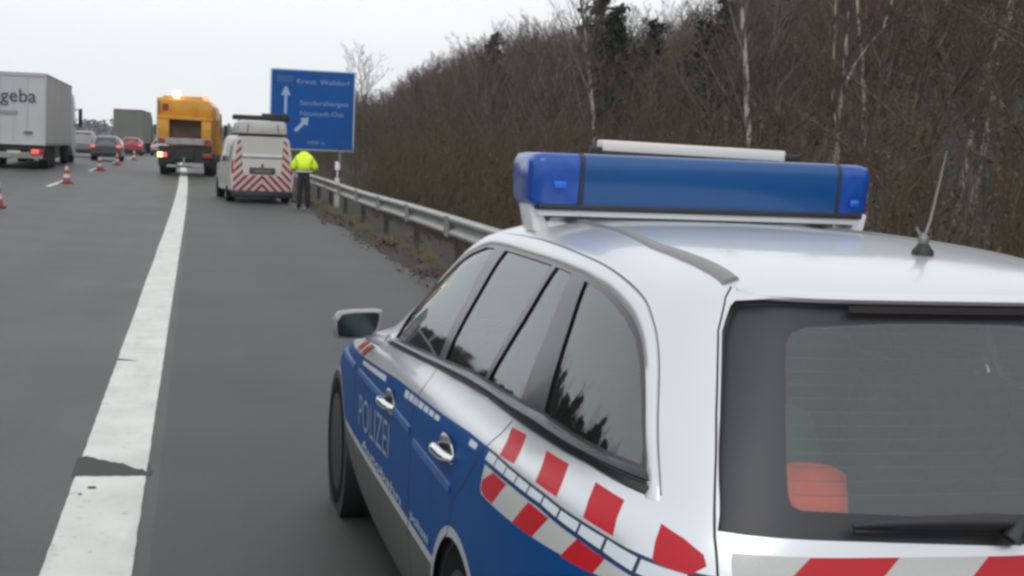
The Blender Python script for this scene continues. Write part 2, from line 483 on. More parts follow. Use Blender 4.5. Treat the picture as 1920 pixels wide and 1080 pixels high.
# far wooded ridge left of the road
for (nm, y0, dep, x0, x1, h0) in (("hills", 900, 200, -700, 500, 12.5), ("hills", 1150, 200, -1100, 900, 19)):
    hx = np.linspace(x0, x1, 90); hy = np.linspace(y0, y0 + dep, 22)
    def hz(x, y):
        t = (y - y0) / dep
        prof = math.sin(math.pi * min(1, t * .98)) ** .8
        e = .72 + .16 * math.sin(x * .011 + y0) + .08 * math.sin(x * .043) + .06 * math.sin(x * .17) + .03 * math.sin(x * .61)
        return .3 + h0 * prof * e - (.8 if t == 0 else 0)
    tag(sheet(nm, hx, hy, hz, M['hill']), kind='structure')

# ------------------------------------------------------------------ police estate car
def pchip(xs, ys):
    xs = np.array(xs, float); ys = np.array(ys, float)
    h = np.diff(xs); d = np.diff(ys) / h; m = np.zeros(len(xs))
    for i in range(1, len(xs) - 1):
        if d[i - 1] * d[i] > 0:
            w1 = 2 * h[i] + h[i - 1]; w2 = h[i] + 2 * h[i - 1]
            m[i] = (w1 + w2) / (w1 / d[i - 1] + w2 / d[i])
    m[0], m[-1] = d[0], d[-1]
    def f(x):
        x = np.clip(x, xs[0], xs[-1]); i = np.clip(np.searchsorted(xs, x) - 1, 0, len(h) - 1)
        t = (x - xs[i]) / h[i]
        return (1 + 2 * t) * (1 - t) ** 2 * ys[i] + t * (1 - t) ** 2 * h[i] * m[i] + t * t * (3 - 2 * t) * ys[i + 1] + t * t * (t - 1) * h[i] * m[i + 1]
    return f
# half width, rear end, front end and corner sharpness of the body's outline at height z
Wz = pchip([.15, .22, .35, .50, .65, .78, .86, .90, .935, .98, 1.10, 1.25, 1.36, 1.40, 1.425, 1.445, 1.462, 1.477, 1.488, 1.495, 1.500],
           [.83, .865, .895, .908, .910, .906, .898, .889, .873, .840, .785, .705, .645, .617, .594, .567, .53, .47, .38, .26, .001])
YR = pchip([.2, .3, .55, .70, .80, .92, .96, 1.36, 1.40, 1.42, 1.445, 1.47, 1.485, 1.495, 1.500], [.04, .01, .0, .02, .05, .10, .12, .37, .40, .43, .50, .66, .9, 1.2, 1.69])
YF = pchip([.15, .4, .55, .68, .74, .80, .86, .90, .93, .95, 1.10, 1.20, 1.36, 1.40, 1.425, 1.45, 1.47, 1.485, 1.50],
           [4.7, 4.82, 4.84, 4.76, 4.62, 4.35, 4.02, 3.80, 3.62, 3.55, 3.28, 3.09, 2.78, 2.67, 2.57, 2.43, 2.28, 2.1, 1.71])
NF = pchip([.2, .9, .95, 1.1, 1.4, 1.5], [4.5, 7, 6, 5, 4.6, 3.5])
NR = pchip([.2, 1.40, 1.5], [4.5, 4.5, 3.5])
YC, KS = 1.7, 1.5

def Gf(x, y, z):
    q = np.where(y > YC, (y - YC) / (YF(z) - YC), (YC - y) / (YC - YR(z)))
    n = np.where(y > YC, NF(z), NR(z))
    return (np.abs(x) / np.maximum(Wz(z), 1e-3)) ** n + np.abs(q) ** n - 1
def Map(P):
    """(s, z) on the unrolled left half of the body -> point"""
    s, z = P[:, 0], P[:, 1]
    ph = (s - YC) / KS
    n = np.where(ph > 0, NF(z), NR(z))
    c, q = np.abs(np.cos(ph)), np.abs(np.sin(ph))
    r = (c ** n + q ** n) ** (-1 / n)
    y = np.where(ph > 0, YC + (YF(z) - YC) * r * q, YC - (YC - YR(z)) * r * q)
    return np.c_[-Wz(z) * r * c, y, z]
def Nrm(P):
    e = 1.5e-4; x, y, z = P.T
    z = np.clip(z, .16, 1.4995)
    g = np.c_[Gf(x + e, y, z) - Gf(x - e, y, z), Gf(x, y + e, z) - Gf(x, y - e, z), Gf(x, y, z + e) - Gf(x, y, z - e)]
    return g / np.maximum(np.linalg.norm(g, axis=1, keepdims=True), 1e-9)
def Y(y, z):
    n = float(NF(z) if y > YC else NR(z)); q = (y - YC) / float(YF(z) - YC) if y > YC else (YC - y) / float(YC - YR(z))
    q = min(q, 1); a = math.atan2(q, (1 - q ** n) ** (1 / n))
    return (YC + KS * a if y > YC else YC - KS * a, z)
def X(x, z, front=False):
    n = float(NF(z) if front else NR(z)); c = min(1, x / float(Wz(z)))
    a = math.atan2((1 - c ** n) ** (1 / n), c)
    return (YC + KS * a if front else YC - KS * a, z)
def YL(*p): return [Y(*q) for q in p]
def XL(*p): return [X(*q) for q in p]
def lin(pts, y):
    p = sorted(pts); return float(np.interp(y, [a for a, _ in p], [b for _, b in p]))

SQU = [(4.4, .80), (3.28, .846), (2.41, .894), (1.62, .917), (1.29, .932), (1.0, .936), (.74, .93), (.616, .925), (.434, .909), (.348, .899), (.263, .882), (.1, .86)]
SQL = [(4.4, .76), (3.28, .806), (2.24, .853), (1.58, .885), (1.06, .903), (.82, .902), (.62, .897), (.43, .876), (.35, .863), (.27, .843), (.1, .82)]
BELT = [(2.88, .950), (1.974, .995), (1.32, 1.02), (.786, 1.016), (.535, 1.009), (.332, .988)]
GBOT = [(2.87, .970), (2.2, 1.008), (1.6, 1.043), (1.39, 1.048), (.857, 1.058), (.367, 1.031)]
GTOP = [(2.93, 1.09), (2.84, 1.19), (2.63, 1.29), (2.43, 1.345), (2.24, 1.380), (2.022, 1.392), (1.46, 1.393), (1.248, 1.389), (1.063, 1.382), (.877, 1.363), (.726, 1.329), (.635, 1.291), (.556, 1.235), (.48, 1.164), (.40, 1.075)]
TRIMGAP = [(2.62, 1.340), (2.45, 1.392), (2.159, 1.423), (1.702, 1.434), (1.248, 1.425), (.948, 1.408), (.735, 1.373), (.62, 1.323), (.523, 1.246), (.41, 1.12), (.308, .994)]
DITCH = [(2.42, 1.437), (2.30, 1.455), (2.09, 1.474), (1.754, 1.482), (1.392, 1.480), (.973, 1.464), (.767, 1.452), (.64, 1.438), (.535, 1.416)]
TGAP = [(.462, 1.413), (.482, 1.391), (.514, 1.322), (.558, 1.159), (.586, 1.037), (.607, .941), (.612, .87), (.60, .75), (.57, .62)]

S0, S1 = YC - KS * math.pi / 2, YC + KS * math.pi / 2
top = [(S0, 1.408)] + XL((.2, 1.409), (.36, 1.411), (.44, 1.413)) + YL(*DITCH[::-1]) + [X(.42, 1.437, True), X(.2, 1.438, True), (S1, 1.438)]
outer = [(S0, .18)] + top + [(S1, .18)]
seg = lambda a, b: [(y, lin(SQU, y)) for y in np.arange(a, b, .1)]

def spline(pts, k=10):
    p = np.array(pts, float); p = np.r_[2 * p[:1] - p[1:2], p, 2 * p[-1:] - p[-2:-1]]; o = []
    for i in range(1, len(p) - 2):
        for t in np.arange(k) / k:
            o.append(tuple(.5 * (2 * p[i] + (p[i + 1] - p[i - 1]) * t + (2 * p[i - 1] - 5 * p[i] + 4 * p[i + 1] - p[i + 2]) * t * t + (3 * p[i] - p[i - 1] - 3 * p[i + 1] + p[i + 2]) * t ** 3)))
    return o + [tuple(p[-2])]
polys = {}          # name -> outline in (s, z)
def dense(pts, d=.06): return resample(pts, d, closed=False)
gh = YL(*dense(GBOT)) + YL(*spline(GTOP[::-1], 5))
polys['greenhouse'] = gh
def gt(y): return lin(GTOP, y) if y < 2.6 else 1.38
def gb(y): return lin(GBOT, y)
IN = .010
polys['w_front'] = YL(*([(y, gb(y) + IN) for y in (2.86, 2.6, 2.3, 2.04)] + [(2.08, 1.2), (2.105, gt(2.105) - IN)] + [(2.24, 1.372), (2.43, 1.335), (2.62, 1.281), (2.825, 1.182), (2.915, 1.09)]))
polys['w_rear'] = YL(*([(y, gb(y) + IN) for y in (1.955, 1.8, 1.6, 1.435)] + [(1.425, 1.2), (1.402, gt(1.4) - IN), (1.6, gt(1.6) - IN), (1.8, gt(1.8) - IN), (1.965, gt(1.965) - IN)]))
polys['w_fixed'] = YL(*([(y, gb(y) + IN) for y in (1.395, 1.2, 1.045)] + [(1.12, 1.22), (1.20, gt(1.2) - IN), (1.36, gt(1.36) - IN)]))
polys['w_quarter'] = YL(*([(.855, gb(.855) + IN), (.6, gb(.6) + IN), (.392, gb(.39) + IN), (.41, 1.075), (.49, 1.158), (.565, 1.226), (.643, 1.28), (.733, 1.316), (.88, 1.350), (1.07, 1.370), (.97, 1.22)]))
polys['screen'] = YL((3.20, .96), (3.12, 1.035), (2.90, 1.2), (2.61, 1.355), (2.47, 1.400)) + [X(.40, 1.425, True), (S1, 1.428), (S1, .96), X(.5, .96, True)]
polys['belt'] = YL(*dense(BELT)) + YL(*dense(GBOT[::-1]))
polys['tail'] = [(S0, 1.408)] + XL((.2, 1.409), (.36, 1.411), (.44, 1.413), *TGAP) + [(S0, .62)]
polys['tailglass'] = [(S0, 1.396)] + XL((.2, 1.397), (.40, 1.396), (.468, 1.386), (.480, 1.374), (.508, 1.322), (.552, 1.159), (.580, 1.037), (.600, .950), (.55, .947), (.33, .941)) + [(S0, .926)]
polys['tailwin'] = [(S0, 1.362)] + XL((.15, 1.361), (.335, 1.352), (.372, 1.338), (.392, 1.312), (.421, 1.188), (.450, 1.03), (.446, 1.010), (.429, 1.001), (.318, .997), (.15, .988)) + [(S0, .982)]
polys['tailfilm'] = [(S0, .908)] + XL((.3, .912), (.58, .914), (.585, .9), (.575, .70)) + [(S0, .70)]
def slant(t0, t1, z0, z1, k):
    a = [(min(.57, t0 + (z0 - z) * k), z) for z in np.linspace(z0, z1, 7)]; b = [(min(.57, t1 + (z0 - z) * k), z) for z in np.linspace(z0, z1, 7)]
    return XL(*a) + XL(*b[::-1])
polys['tr1'] = slant(.242, .432, .912, .705, 1.18)
polys['tr2'] = [(S0, .909)] + slant(0, .044, .909, .72, 1.18)[7:][::-1] + [(S0, .72)]
def arch(cy, cz, r): return YL(*[(cy + r * math.cos(t), cz + r * math.sin(t)) for t in np.linspace(-.6, math.pi + .6, 34)])
polys['arch_r'], polys['arch_f'] = arch(1.27, .29, .345), arch(4.12, .30, .350)
polys['lip_r'], polys['lip_f'] = arch(1.27, .29, .375), arch(4.12, .30, .378)
# livery
BF, BR = 4.30, .10
polys['blue'] = YL(*([(y, lin(SQU, y)) for y in np.arange(BR, BF, .1)] + [(4.35, .74), (4.3, .50)] + [(y, .50) for y in np.arange(4.2, BR, -.2)] + [(BR, .50)]))
polys['strip'] = YL(*([(y, .498) for y in np.arange(1.6, 3.8, .2)] + [(y, .472) for y in np.arange(3.8, 1.55, -.2)]))
polys['sqband'] = YL(*([(y, lin(SQU, y)) for y in np.arange(.14, 1.09, .06)] + [(y, lin(SQL, y)) for y in np.arange(1.04, .1, -.06)]))
polys['lowrow'] = YL(*([(y, lin(SQL, y) - .004) for y in np.arange(.14, 1.05, .06)] + [(1.035, .842), (1.02, .828)] + [(y, .826 - .02 * max(0, .45 - y) / .3) for y in np.arange(.96, .1, -.06)]))
for i, p in enumerate((((1.016, .999), (.895, 1.004), (.853, .941), (.969, .937)), ((.742, .998), (.609, .995), (.567, .930), (.69, .935)),
                       ((.48, .984), (.372, .970), (.338, .902), (.441, .916)), ((.266, .947), (.215, .928), (.178, .905), (.165, .885), (.175, .866), (.205, .868), (.24, .879)))):
    polys['red_u%d' % i] = YL(*p)
for i, p in enumerate((((.955, .897), (.836, .895), (.911, .828), (.99, .828), (1.03, .838), (1.03, .86)), ((.677, .892), (.558, .884), (.618, .825), (.747, .826)),
                       ((.432, .872), (.335, .855), (.357, .817), (.477, .822)), ((.245, .835), (.18, .822), (.195, .79), (.255, .80)))):
    polys['red_l%d' % i] = YL(*p)
sq = []
def square(y0, y1, m0=.006):
    k = 'sq%d' % len(sq); sq.append(k)
    y = lambda t: y0 + (y1 - y0) * t
    polys[k] = YL(*([(y(t), lin(SQU, y(t)) - m0) for t in (.0, .5, 1)] + [(y(t), lin(SQL, y(t)) + m0) for t in (1, .5, 0)]))
yq = 1.055
for k in range(10):
    square(yq, yq - .080); yq -= .0885
square(1.245, 1.165, .010)
for k in range(7): square(2.22 - k * .085, 2.22 - k * .085 - .068, .010)
square(3.22, 2.62, .012)
# gaps
polys['gap_trim'] = band(YL(*spline(TRIMGAP)), .0022)
polys['gap_tail'] = band(XL(*dense(TGAP[:-1], .03)), .0035)
polys['gap_rear'] = band(YL(*dense([(1.035, 1.012), (1.096, .929), (1.119, .882), (1.20, .81), (1.317, .735), (1.37, .629), (1.46, .575)])), .003)
polys['gap_mid'] = band(YL((2.0, .995), (2.0, .7), (2.0, .25)), .003)
polys['gap_front'] = band(YL((3.32, .93), (3.36, .7), (3.36, .25)), .003)
D_REAR = YL((2.0, .24), (2.0, 1.0), (2.0, 1.40), (1.5, 1.40), (1.12, 1.395), (.95, 1.06), (1.035, 1.012), (1.096, .929), (1.119, .882), (1.20, .81), (1.317, .735), (1.37, .629), (1.46, .575), (1.58, .5), (1.64, .38), (1.64, .24))
D_FRONT = YL((2.0, .24), (2.0, 1.40), (2.24, 1.386), (2.43, 1.352), (2.63, 1.297), (2.85, 1.196), (2.94, 1.09), (3.0, .96), (3.32, .93), (3.36, .7), (3.36, .24))

CV, CT, CC = cdt(outer, list(polys.values()), .036)
P3 = Map(CV); N3 = Nrm(P3)
inn = {k: inpoly(CC, v) for k, v in polys.items()}
CM = ['silver', 'blue', 'red', 'greyfilm', 'checkwhite', 'blueedge', 'gap', 'pillar', 'trim', 'blackglass', 'gapgrey', 'sill']
mi = np.zeros(len(CT), int)
def setm(k, name): mi[inn[k]] = CM.index(name)
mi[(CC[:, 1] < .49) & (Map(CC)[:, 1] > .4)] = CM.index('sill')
setm('blue', 'blue'); setm('strip', 'greyfilm'); setm('sqband', 'blueedge'); setm('lowrow', 'greyfilm')
for i in range(4): setm('red_u%d' % i, 'red'); setm('red_l%d' % i, 'red')
for k in sq: setm(k, 'checkwhite')
for k in ('lip_r', 'lip_f'): setm(k, 'silver')
setm('belt', 'trim'); setm('greenhouse', 'pillar')
mi[inn['tail'] & (CC[:, 1] < 1.0)] = CM.index('silver')
mi[inn['tail'] & inn['tailfilm']] = CM.index('greyfilm')
for k in ('tr1', 'tr2'): mi[inn[k] & inn['tailfilm']] = CM.index('red')
mi[inn['tailglass'] & inn['tail']] = CM.index('blackglass')
for k in inn:
    if k.startswith('gap'): setm(k, 'gapgrey' if k == 'gap_trim' else 'gap')
arch_ = inn['arch_r'] | inn['arch_f']
win = {k: inn[k] for k in ('w_front', 'w_rear', 'w_fixed', 'w_quarter', 'screen', 'tailwin')}
anywin = np.any(list(win.values()), axis=0)
solid = ~(arch_ | anywin)
bump_ = (CC[:, 1] < .62) & (Map(CC)[:, 1] < .45)
dr, df = inpoly(CC, D_REAR), inpoly(CC, D_FRONT)
tailg = inn['tail'] & (CC[:, 1] > .62)
tglass = inn['tailglass'] & tailg
part = {'front_door': df & solid, 'rear_door': dr & solid & ~df, 'rear_bumper': bump_ & solid}
part['tailgate'] = tailg & solid & ~tglass
part['tailgate_glass_border'] = tglass & solid
part['body'] = solid & ~(df | dr | bump_ | tailg)

def surf_mesh(name, tris, mats_idx, mats, parent, sides=(1,), off=0., P=None, N=None, flip=False):
    P = P3 if P is None else P; N = N3 if N is None else N
    vs, fs, ms, ns = [], [], [], []
    for sgn in sides:
        u, inv = np.unique(tris, return_inverse=True); inv = inv.reshape(tris.shape)
        q = P[u] + N[u] * off; n = N[u].copy()
        if flip: n = -n
        if sgn < 0: q = q * [-1, 1, 1]; n = n * [-1, 1, 1]
        a, b, c = q[inv[:, 0]], q[inv[:, 1]], q[inv[:, 2]]
        fn = np.cross(b - a, c - a); bad = (fn * n[inv[:, 0]]).sum(1) < 0
        t = inv.copy(); t[bad] = t[bad][:, ::-1]
        fs += [tuple(map(int, r)) for r in (t + len(vs))]; vs += [tuple(p) for p in q]; ns += [tuple(p) for p in n]; ms += list(map(int, mats_idx))
    me = bpy.data.meshes.new(name); me.from_pydata(vs, [], fs)
    for m in mats: me.materials.append(m)
    me.polygons.foreach_set('material_index', ms)
    me.polygons.foreach_set('use_smooth', [True] * len(fs))
    me.update(); me.normals_split_custom_set_from_vertices(ns)
    return link(name, me, parent)

car = thing("police_car", "silver and blue police estate car with a blue light bar parked on the hard shoulder", "police car", (1.64, 2.4375, 0), R(1.2))
mats_car = [M[k] for k in CM]
def piece(name, mask, sides, parent=car, off=0.):
    ks = sorted(set(mi[mask])); remap = {k: i for i, k in enumerate(ks)}
    return surf_mesh(name, CT[mask], [remap[k] for k in mi[mask]], [mats_car[k] for k in ks], parent, sides, off)
body = piece("body", part['body'], (1, -1))
doors = {}
for nm in ('front_door', 'rear_door'):
    for sgn in (1, -1): doors[nm, sgn] = piece(nm, part[nm], (sgn,))
tailgate = piece("tailgate", part['tailgate'], (1, -1))
tailgate['label'] = "silver tailgate with red and white hazard stripes"
border = piece("glass_border", part['tailgate_glass_border'], (1, -1), tailgate, -.022)
piece("rear_bumper", part['rear_bumper'], (1, -1))
def pane(name, k, sides, parent, m, off=-.006):
    return surf_mesh(name, CT[win[k]], [0] * int(win[k].sum()), [m], parent, sides, off)
for sgn in (1, -1):
    pane("window", 'w_front', (sgn,), doors['front_door', sgn], M['glass'])
    pane("window", 'w_rear', (sgn,), doors['rear_door', sgn], M['glass'])
    pane("fixed_window", 'w_fixed', (sgn,), doors['rear_door', sgn], M['glass'])
    pane("quarter_window", 'w_quarter', (sgn,), car, M['glass'])
pane("windscreen", 'screen', (1, -1), car, M['glass'])
pane("rear_window", 'tailwin', (1, -1), tailgate, M['rearglass'], -.022)
liner = surf_mesh("interior_trim", CT[solid & (CC[:, 1] > .3)], [0] * int((solid & (CC[:, 1] > .3)).sum()), [M['liner']], car, (1, -1), -.032, flip=True)

# roof panel
def solve_z(x, y):
    lo, hi = np.full(len(x), 1.36), np.full(len(x), 1.4999)
    for _ in range(36):
        m = (lo + hi) / 2; o = Gf(x, y, m) > 0
        hi = np.where(o, m, hi); lo = np.where(o, lo, m)
    return (lo + hi) / 2
tp = Map(np.array(resample(top, .03, closed=False)))
half = [(p[0], p[1]) for p in tp]
rpoly = half + [(-x, y) for x, y in half[::-1] if x < -1e-3]
RV, RT, RC = cdt(rpoly, [], .045)
rz = solve_z(RV[:, 0], RV[:, 1]); RP = np.c_[RV, rz]; RN = Nrm(RP)
surf_mesh("roof", RT, [0] * len(RT), [M['silver']], car, (1,), 0, RP, RN)
surf_mesh("headlining", RT, [0] * len(RT), [M['liner']], car, (1,), -.032, RP, RN, flip=True)

# roof mouldings along the ditches, widening to the rear
DL = [(-.36, 2.38, 0.004), (-.425, 2.2, .005), (-.436, 2.0, .008), (-.43, 1.754, .012), (-.446, 1.392, .016), (-.494, .973, .028), (-.490, .767, .034), (-.482, .64, .036), (-.472, .532, .033)]
for sgn in (1, -1):
    b = MB(); V, F = [], []
    q = np.array(DL); yy_ = np.linspace(q[-1, 1], q[0, 1], 40)
    for y in yy_:
        xl = np.interp(y, q[::-1, 1], q[::-1, 0]); wd = np.interp(y, q[::-1, 1], q[::-1, 2])
        for k, (t, h) in enumerate(((-.15, -.004), (.05, .007), (.5, .010), (.95, .007), (1.15, -.004))):
            x = xl + wd * t; z = float(solve_z(np.array([x]), np.array([y]))[0]); V.append((x * sgn, y, z + h))
    for j in range(len(yy_) - 1):
        for k in range(4): F.append((j * 5 + k, j * 5 + k + 1, j * 5 + 6 + k, j * 5 + 5 + k))
    F += [tuple(range(5)), tuple(range(len(V) - 5, len(V)))]
    b.add(V, F).build("roof_moulding", mat("grey_moulding", (.21, .21, .22), .45), car, smooth=60)

# spoiler lip over the rear window and the brake lamp beneath it
b = MB(); V, F = [], []
xs_ = np.linspace(-.455, .455, 41)
for x in xs_:
    p = Map(np.array([X(abs(x), 1.4085)]))[0]; t = 1 - (abs(x) / .455) ** 6
    V += [(x, p[1] + .03, 1.4085 + .011), (x, p[1] - .004, 1.4085 + .001), (x, p[1] - .016 * t - .006, 1.400), (x, p[1] - .012 * t - .004, 1.391), (x, p[1] + .02, 1.386)]
for j in range(40):
    for k in range(4): F.append((j * 5 + k, j * 5 + k + 1, j * 5 + 6 + k, j * 5 + 5 + k))
b.add(V, F).build("spoiler", M['silver'], tailgate, smooth=40)
b = MB(); V, F = [], []
for x in np.linspace(-.24, .24, 17):
    p = Map(np.array([X(abs(x), 1.383)]))[0]; V += [(x, p[1] + .006, 1.388), (x, p[1] - .002, 1.386), (x, p[1] - .004, 1.372), (x, p[1] + .006, 1.368)]
for j in range(16):
    for k in range(3): F.append((j * 4 + k, j * 4 + k + 1, j * 4 + 5 + k, j * 4 + 4 + k))
b.add(V, F).build("brake_lamp", M['brakelens'], tailgate, smooth=40)
# heater wires behind the rear glass
b = MB()
for z in np.arange(1.03, 1.345, .026):
    xm = .44 - (z - 1.03) * .18
    V = []
    for x in np.linspace(-xm, xm, 13):
        for dz in (-.0007, .0007):
            q = Map(np.array([X(abs(x), z + dz)])); q3 = q[0] - Nrm(q)[0] * .024; V.append((-q3[0] if x > 0 else q3[0], q3[1], q3[2]))
    b.add(V, [(2 * k, 2 * k + 1, 2 * k + 3, 2 * k + 2) for k in range(12)])
b.build("heater_wires", M['trim'], tailgate, fix=False)
# wiper
b = MB()
def RP_(x, z, o): 
    p = Map(np.array([X(abs(x), z)])); n = Nrm(p)[0]; q = p[0] + n * o; return (-q[0] if x > 0 else q[0], q[1], q[2])
b.tube([RP_(-.34, .966, .012), RP_(-.22, .968, .022), RP_(-.05, .966, .026), RP_(.12, .962, .024)], [.005, .014, .018, .014], 8)
b.tube([RP_(-.335, .958, .004), RP_(-.1, .955, .008), RP_(.14, .952, .008)], [.006, .009, .009], 6)
b.tube([RP_(.12, .962, .024), RP_(.02, .958, .03), RP_(.0, .935, .02)], [.014, .02, .024], 8)
b.build("rear_wiper", M['blackplastic'], tailgate, smooth=50)

# door handles: dark bowl with a chrome bow across it
for sgn in (1, -1):
    for nm, y, z in (('rear_door', 1.461, .847), ('front_door', 2.463, .805)):
        p = Map(np.array([Y(y, z)]))[0]; x0 = p[0]
        b = MB()
        ring = [(x0 - .003 + .001 * (abs(math.cos(t))), y + .105 * math.cos(t), z + .045 * math.sin(t)) for t in np.linspace(0, 2 * math.pi, 25)[:-1]]
        inner = [(x0 - .0035, y + .092 * math.cos(t), z + .036 * math.sin(t)) for t in np.linspace(0, 2 * math.pi, 25)[:-1]]
        b.loft([ring, inner], caps=False); b.add(inner, [tuple(range(24))], 1)
        b.tube([(x0 - .002, y + .10, z - .008), (x0 - .026, y + .075, z - .004), (x0 - .036, y, z + .002), (x0 - .026, y - .075, z - .004), (x0 - .002, y - .10, z - .008)], [.010, .015, .017, .015, .010], 10, 2)
        if sgn < 0: b.v = [(-a, c, d) for a, c, d in b.v]
        b.build("door_handle", [M['chrome'], M['pillar'], M['chrome']], doors[nm, sgn], smooth=60)
# side mouldings on the doors, their lighter blue painting in a crease highlight
    for nm, y0, y1 in (('front_door', 3.30, 2.04), ('rear_door', 1.96, 1.36), (None, 4.0, 3.42)):
        b = MB(); V, F = [], []; n = 14
        for i in range(n):
            y = y0 + (y1 - y0) * i / (n - 1); zc = .790 - .012 * abs(y - 2.4) - (.022 if y < 2 else 0)
            for dz, o in ((.016, -.001), (.009, .005), (-.009, .006), (-.016, -.001)):
                p = Map(np.array([Y(y, zc + dz)])); q = p[0] + Nrm(p)[0] * o; V.append((q[0] * sgn, q[1], q[2]))
        F = [(j * 4 + k, j * 4 + k + 1, j * 4 + 5 + k, j * 4 + 4 + k) for j in range(n - 1) for k in range(3)] + [(0, 1, 2, 3), tuple(range(4 * n - 4, 4 * n))]
        b.add(V, F).build("side_moulding", M['bluehighlight'], doors[nm, sgn] if nm else car, smooth=40)
# belt moulding, with a bright upper lip
    b = MB(); V, F = [], []
    yb = np.linspace(.338, 2.86, 50)
    for y in yb:
        z0, z1 = lin(BELT, y), lin(GBOT, y)
        for t, o in ((0, .001), (.08, .010), (.40, .012), (.48, .004), (.55, .004), (.62, .013), (.9, .010), (1.1, -.002)):
            p = Map(np.array([Y(y, z0 + (z1 - z0) * t)])); q = p[0] + Nrm(p)[0] * o * min(1, .2 + (y - .338) / .09); V.append((q[0] * sgn, q[1], q[2]))
    F = [(j * 8 + k, j * 8 + k + 1, j * 8 + 9 + k, j * 8 + 8 + k) for j in range(49) for k in range(7)]
    b.add(V, F).build("belt_moulding", M['trim'], car, smooth=40)
    ia = np.array(spline(GTOP[1:] + [(.364, 1.03), (.333, .983)], 8)); ob_ = np.array(spline(TRIMGAP + [(.301, .984)], 8))
    def even(c, n):
        s = np.r_[0, np.cumsum(np.linalg.norm(np.diff(c, axis=0), axis=1))]; t = np.linspace(0, s[-1], n); return np.c_[np.interp(t, s, c[:, 0]), np.interp(t, s, c[:, 1])]
    b = MB(); V, F = [], []; n = 90
    A_, B_ = even(ia, n), even(ob_, n)
    js = np.maximum.accumulate([int(np.argmin(((B_ - a_) ** 2).sum(1))) for a_ in A_]); js[n - 14:] = np.round(np.linspace(js[n - 15], n - 1, 14))
    for i in range(n):
        j = js[i]
        for t, o in ((-.05, .0), (.06, .006), (.5, .009), (.90, .006), (.96, -.001)):
            q2 = A_[i] * (1 - t) + B_[j] * t
            p = Map(np.array([Y(*q2)])); q = p[0] + Nrm(p)[0] * o * min(1, (n - 1 - i) / 4 + .15); V.append((q[0] * sgn, q[1], q[2]))
    F = [(j * 5 + k, j * 5 + k + 1, j * 5 + 6 + k, j * 5 + 5 + k) for j in range(n - 1) for k in range(4)] + [tuple(range(5)), tuple(range(5 * n - 5, 5 * n))]
    b.add(V, F).build("window_surround", M['silver'], car, smooth=45)
# lettering on the doors, bent to the body
def letters(txt, y0, y1, z0, z1, sgn, parent, m, name="lettering", drop=0., bold=0.):
    vs, fs = text_mesh(txt, 1.0, 0.0)
    a = np.array(vs)[:, :2]; lo, hi = a.min(0), a.max(0); t = (a - lo) / (hi - lo)
    if sgn < 0: yv = y1 + (y0 - y1) * t[:, 0]
    else: yv = y0 + (y1 - y0) * t[:, 0]
    zv = z0 + (z1 - z0) * t[:, 1] + drop * (yv - y0) / (y1 - y0)
    V = []
    for y, z in zip(yv, zv):
        p = Map(np.array([Y(y, z)])); q = p[0] + Nrm(p)[0] * .003; V.append((q[0] * sgn, q[1], q[2]))
    MB().add(V, fs).build(name, m, parent, fix=False)
for sgn in (1, -1):
    letters("POLIZEI", 3.20, 2.42, .575, .705, sgn, doors['front_door', sgn], M['letterblue'], drop=.03)
    letters("Autobahn", 3.10, 2.14, .510, .546, sgn, doors['front_door', sgn], M['checkwhite'])
    letters("polizei", 1.95, 1.64, .510, .552, sgn, doors['rear_door', sgn], M['checkwhite'])
# red and white hazard marks on the fender top
    b = MB()
    for y in (3.50, 3.33):
        V = []
        for t in np.linspace(0, 1, 6):
            for w_ in (0, -.085):
                q = Map(np.array([Y(y + w_ - .17 * t, .850 + .062 * t)])); V.append(q[0] + Nrm(q)[0] * .0035)
        b.add([(v[0] * sgn, v[1], v[2]) for v in V], [(2 * k, 2 * k + 1, 2 * k + 3, 2 * k + 2) for k in range(5)])
    b.build("hazard_mark", M['red'], car, fix=False)

# door mirrors
for sgn in (1, -1):
    mz, my, mx, mk = 1.010, 2.98, -.957, .80
    ol = [(-.108, -.048), (-.112, .018), (-.085, .056), (-.02, .066), (.085, .070), (.112, .066), (.112, .035), (.098, -.02), (.070, -.052), (.02, -.064), (-.06, -.064), (-.095, -.060)]
    def mring(sc, y): return [((mx + px * sc * mk) * sgn, y, mz + pz * sc * mk) for px, pz in ol]
    b = MB(); b.loft([mring(.93, my - .012), mring(1.04, my), mring(1.06, my + .05), mring(.85, my + .11), mring(.4, my + .14)])
    mir = b.build("door_mirror", M['mirrorshell'], doors['front_door', sgn], smooth=50)
    MB().loft([mring(.9, my - .0125), mring(.89, my - .016)]).build("mirror_glass", M['mirrorglass'], mir)
    b = MB(); b.tube([((mx + .05) * sgn, my + .05, mz - .040), (-.875 * -1 * -1 * sgn, my + .04, mz - .058), (-.84 * sgn, my + .02, .945)], [.024, .024, .032], 10)
    b.build("mirror_arm", M['silver'], mir, smooth=60)

# wheels
def wheel(parent, loc, r=.32, w=.215, side=-1, rim=True):
    wb = MB(); h = w / 2
    wb.lathe([(r * .66, -h * .9), (r * .80, -h), (r * .95, -h * .92), (r, -h * .7), (r, h * .7), (r * .95, h * .92), (r * .80, h), (r * .66, h * .9)], 32, 'x', loc)
    t = wb.build("wheel", M['rubber'], parent, smooth=40)
    rb = MB(); o = side * h * .82
    rb.lathe([(r * .67, o), (r * .64, o - side * .03), (r * .60, o - side * .05), (.02, o - side * .05)], 32, 'x', loc)
    for k in range(7):
        a = 2 * math.pi * k / 7
        c = Vector(loc) + Vector((o - side * .012, math.sin(a) * r * .36, math.cos(a) * r * .36))
        rb.box(c, (.035, .05, r * .56), .01, Matrix.Rotation(-a, 3, 'X'))
    rb.lathe([(.055, o - side * .03), (.055, o + side * .002), (.0, o + side * .004)], 16, 'x', loc)
    rb.build("rim", M['rim'], t, smooth=40)
    return t
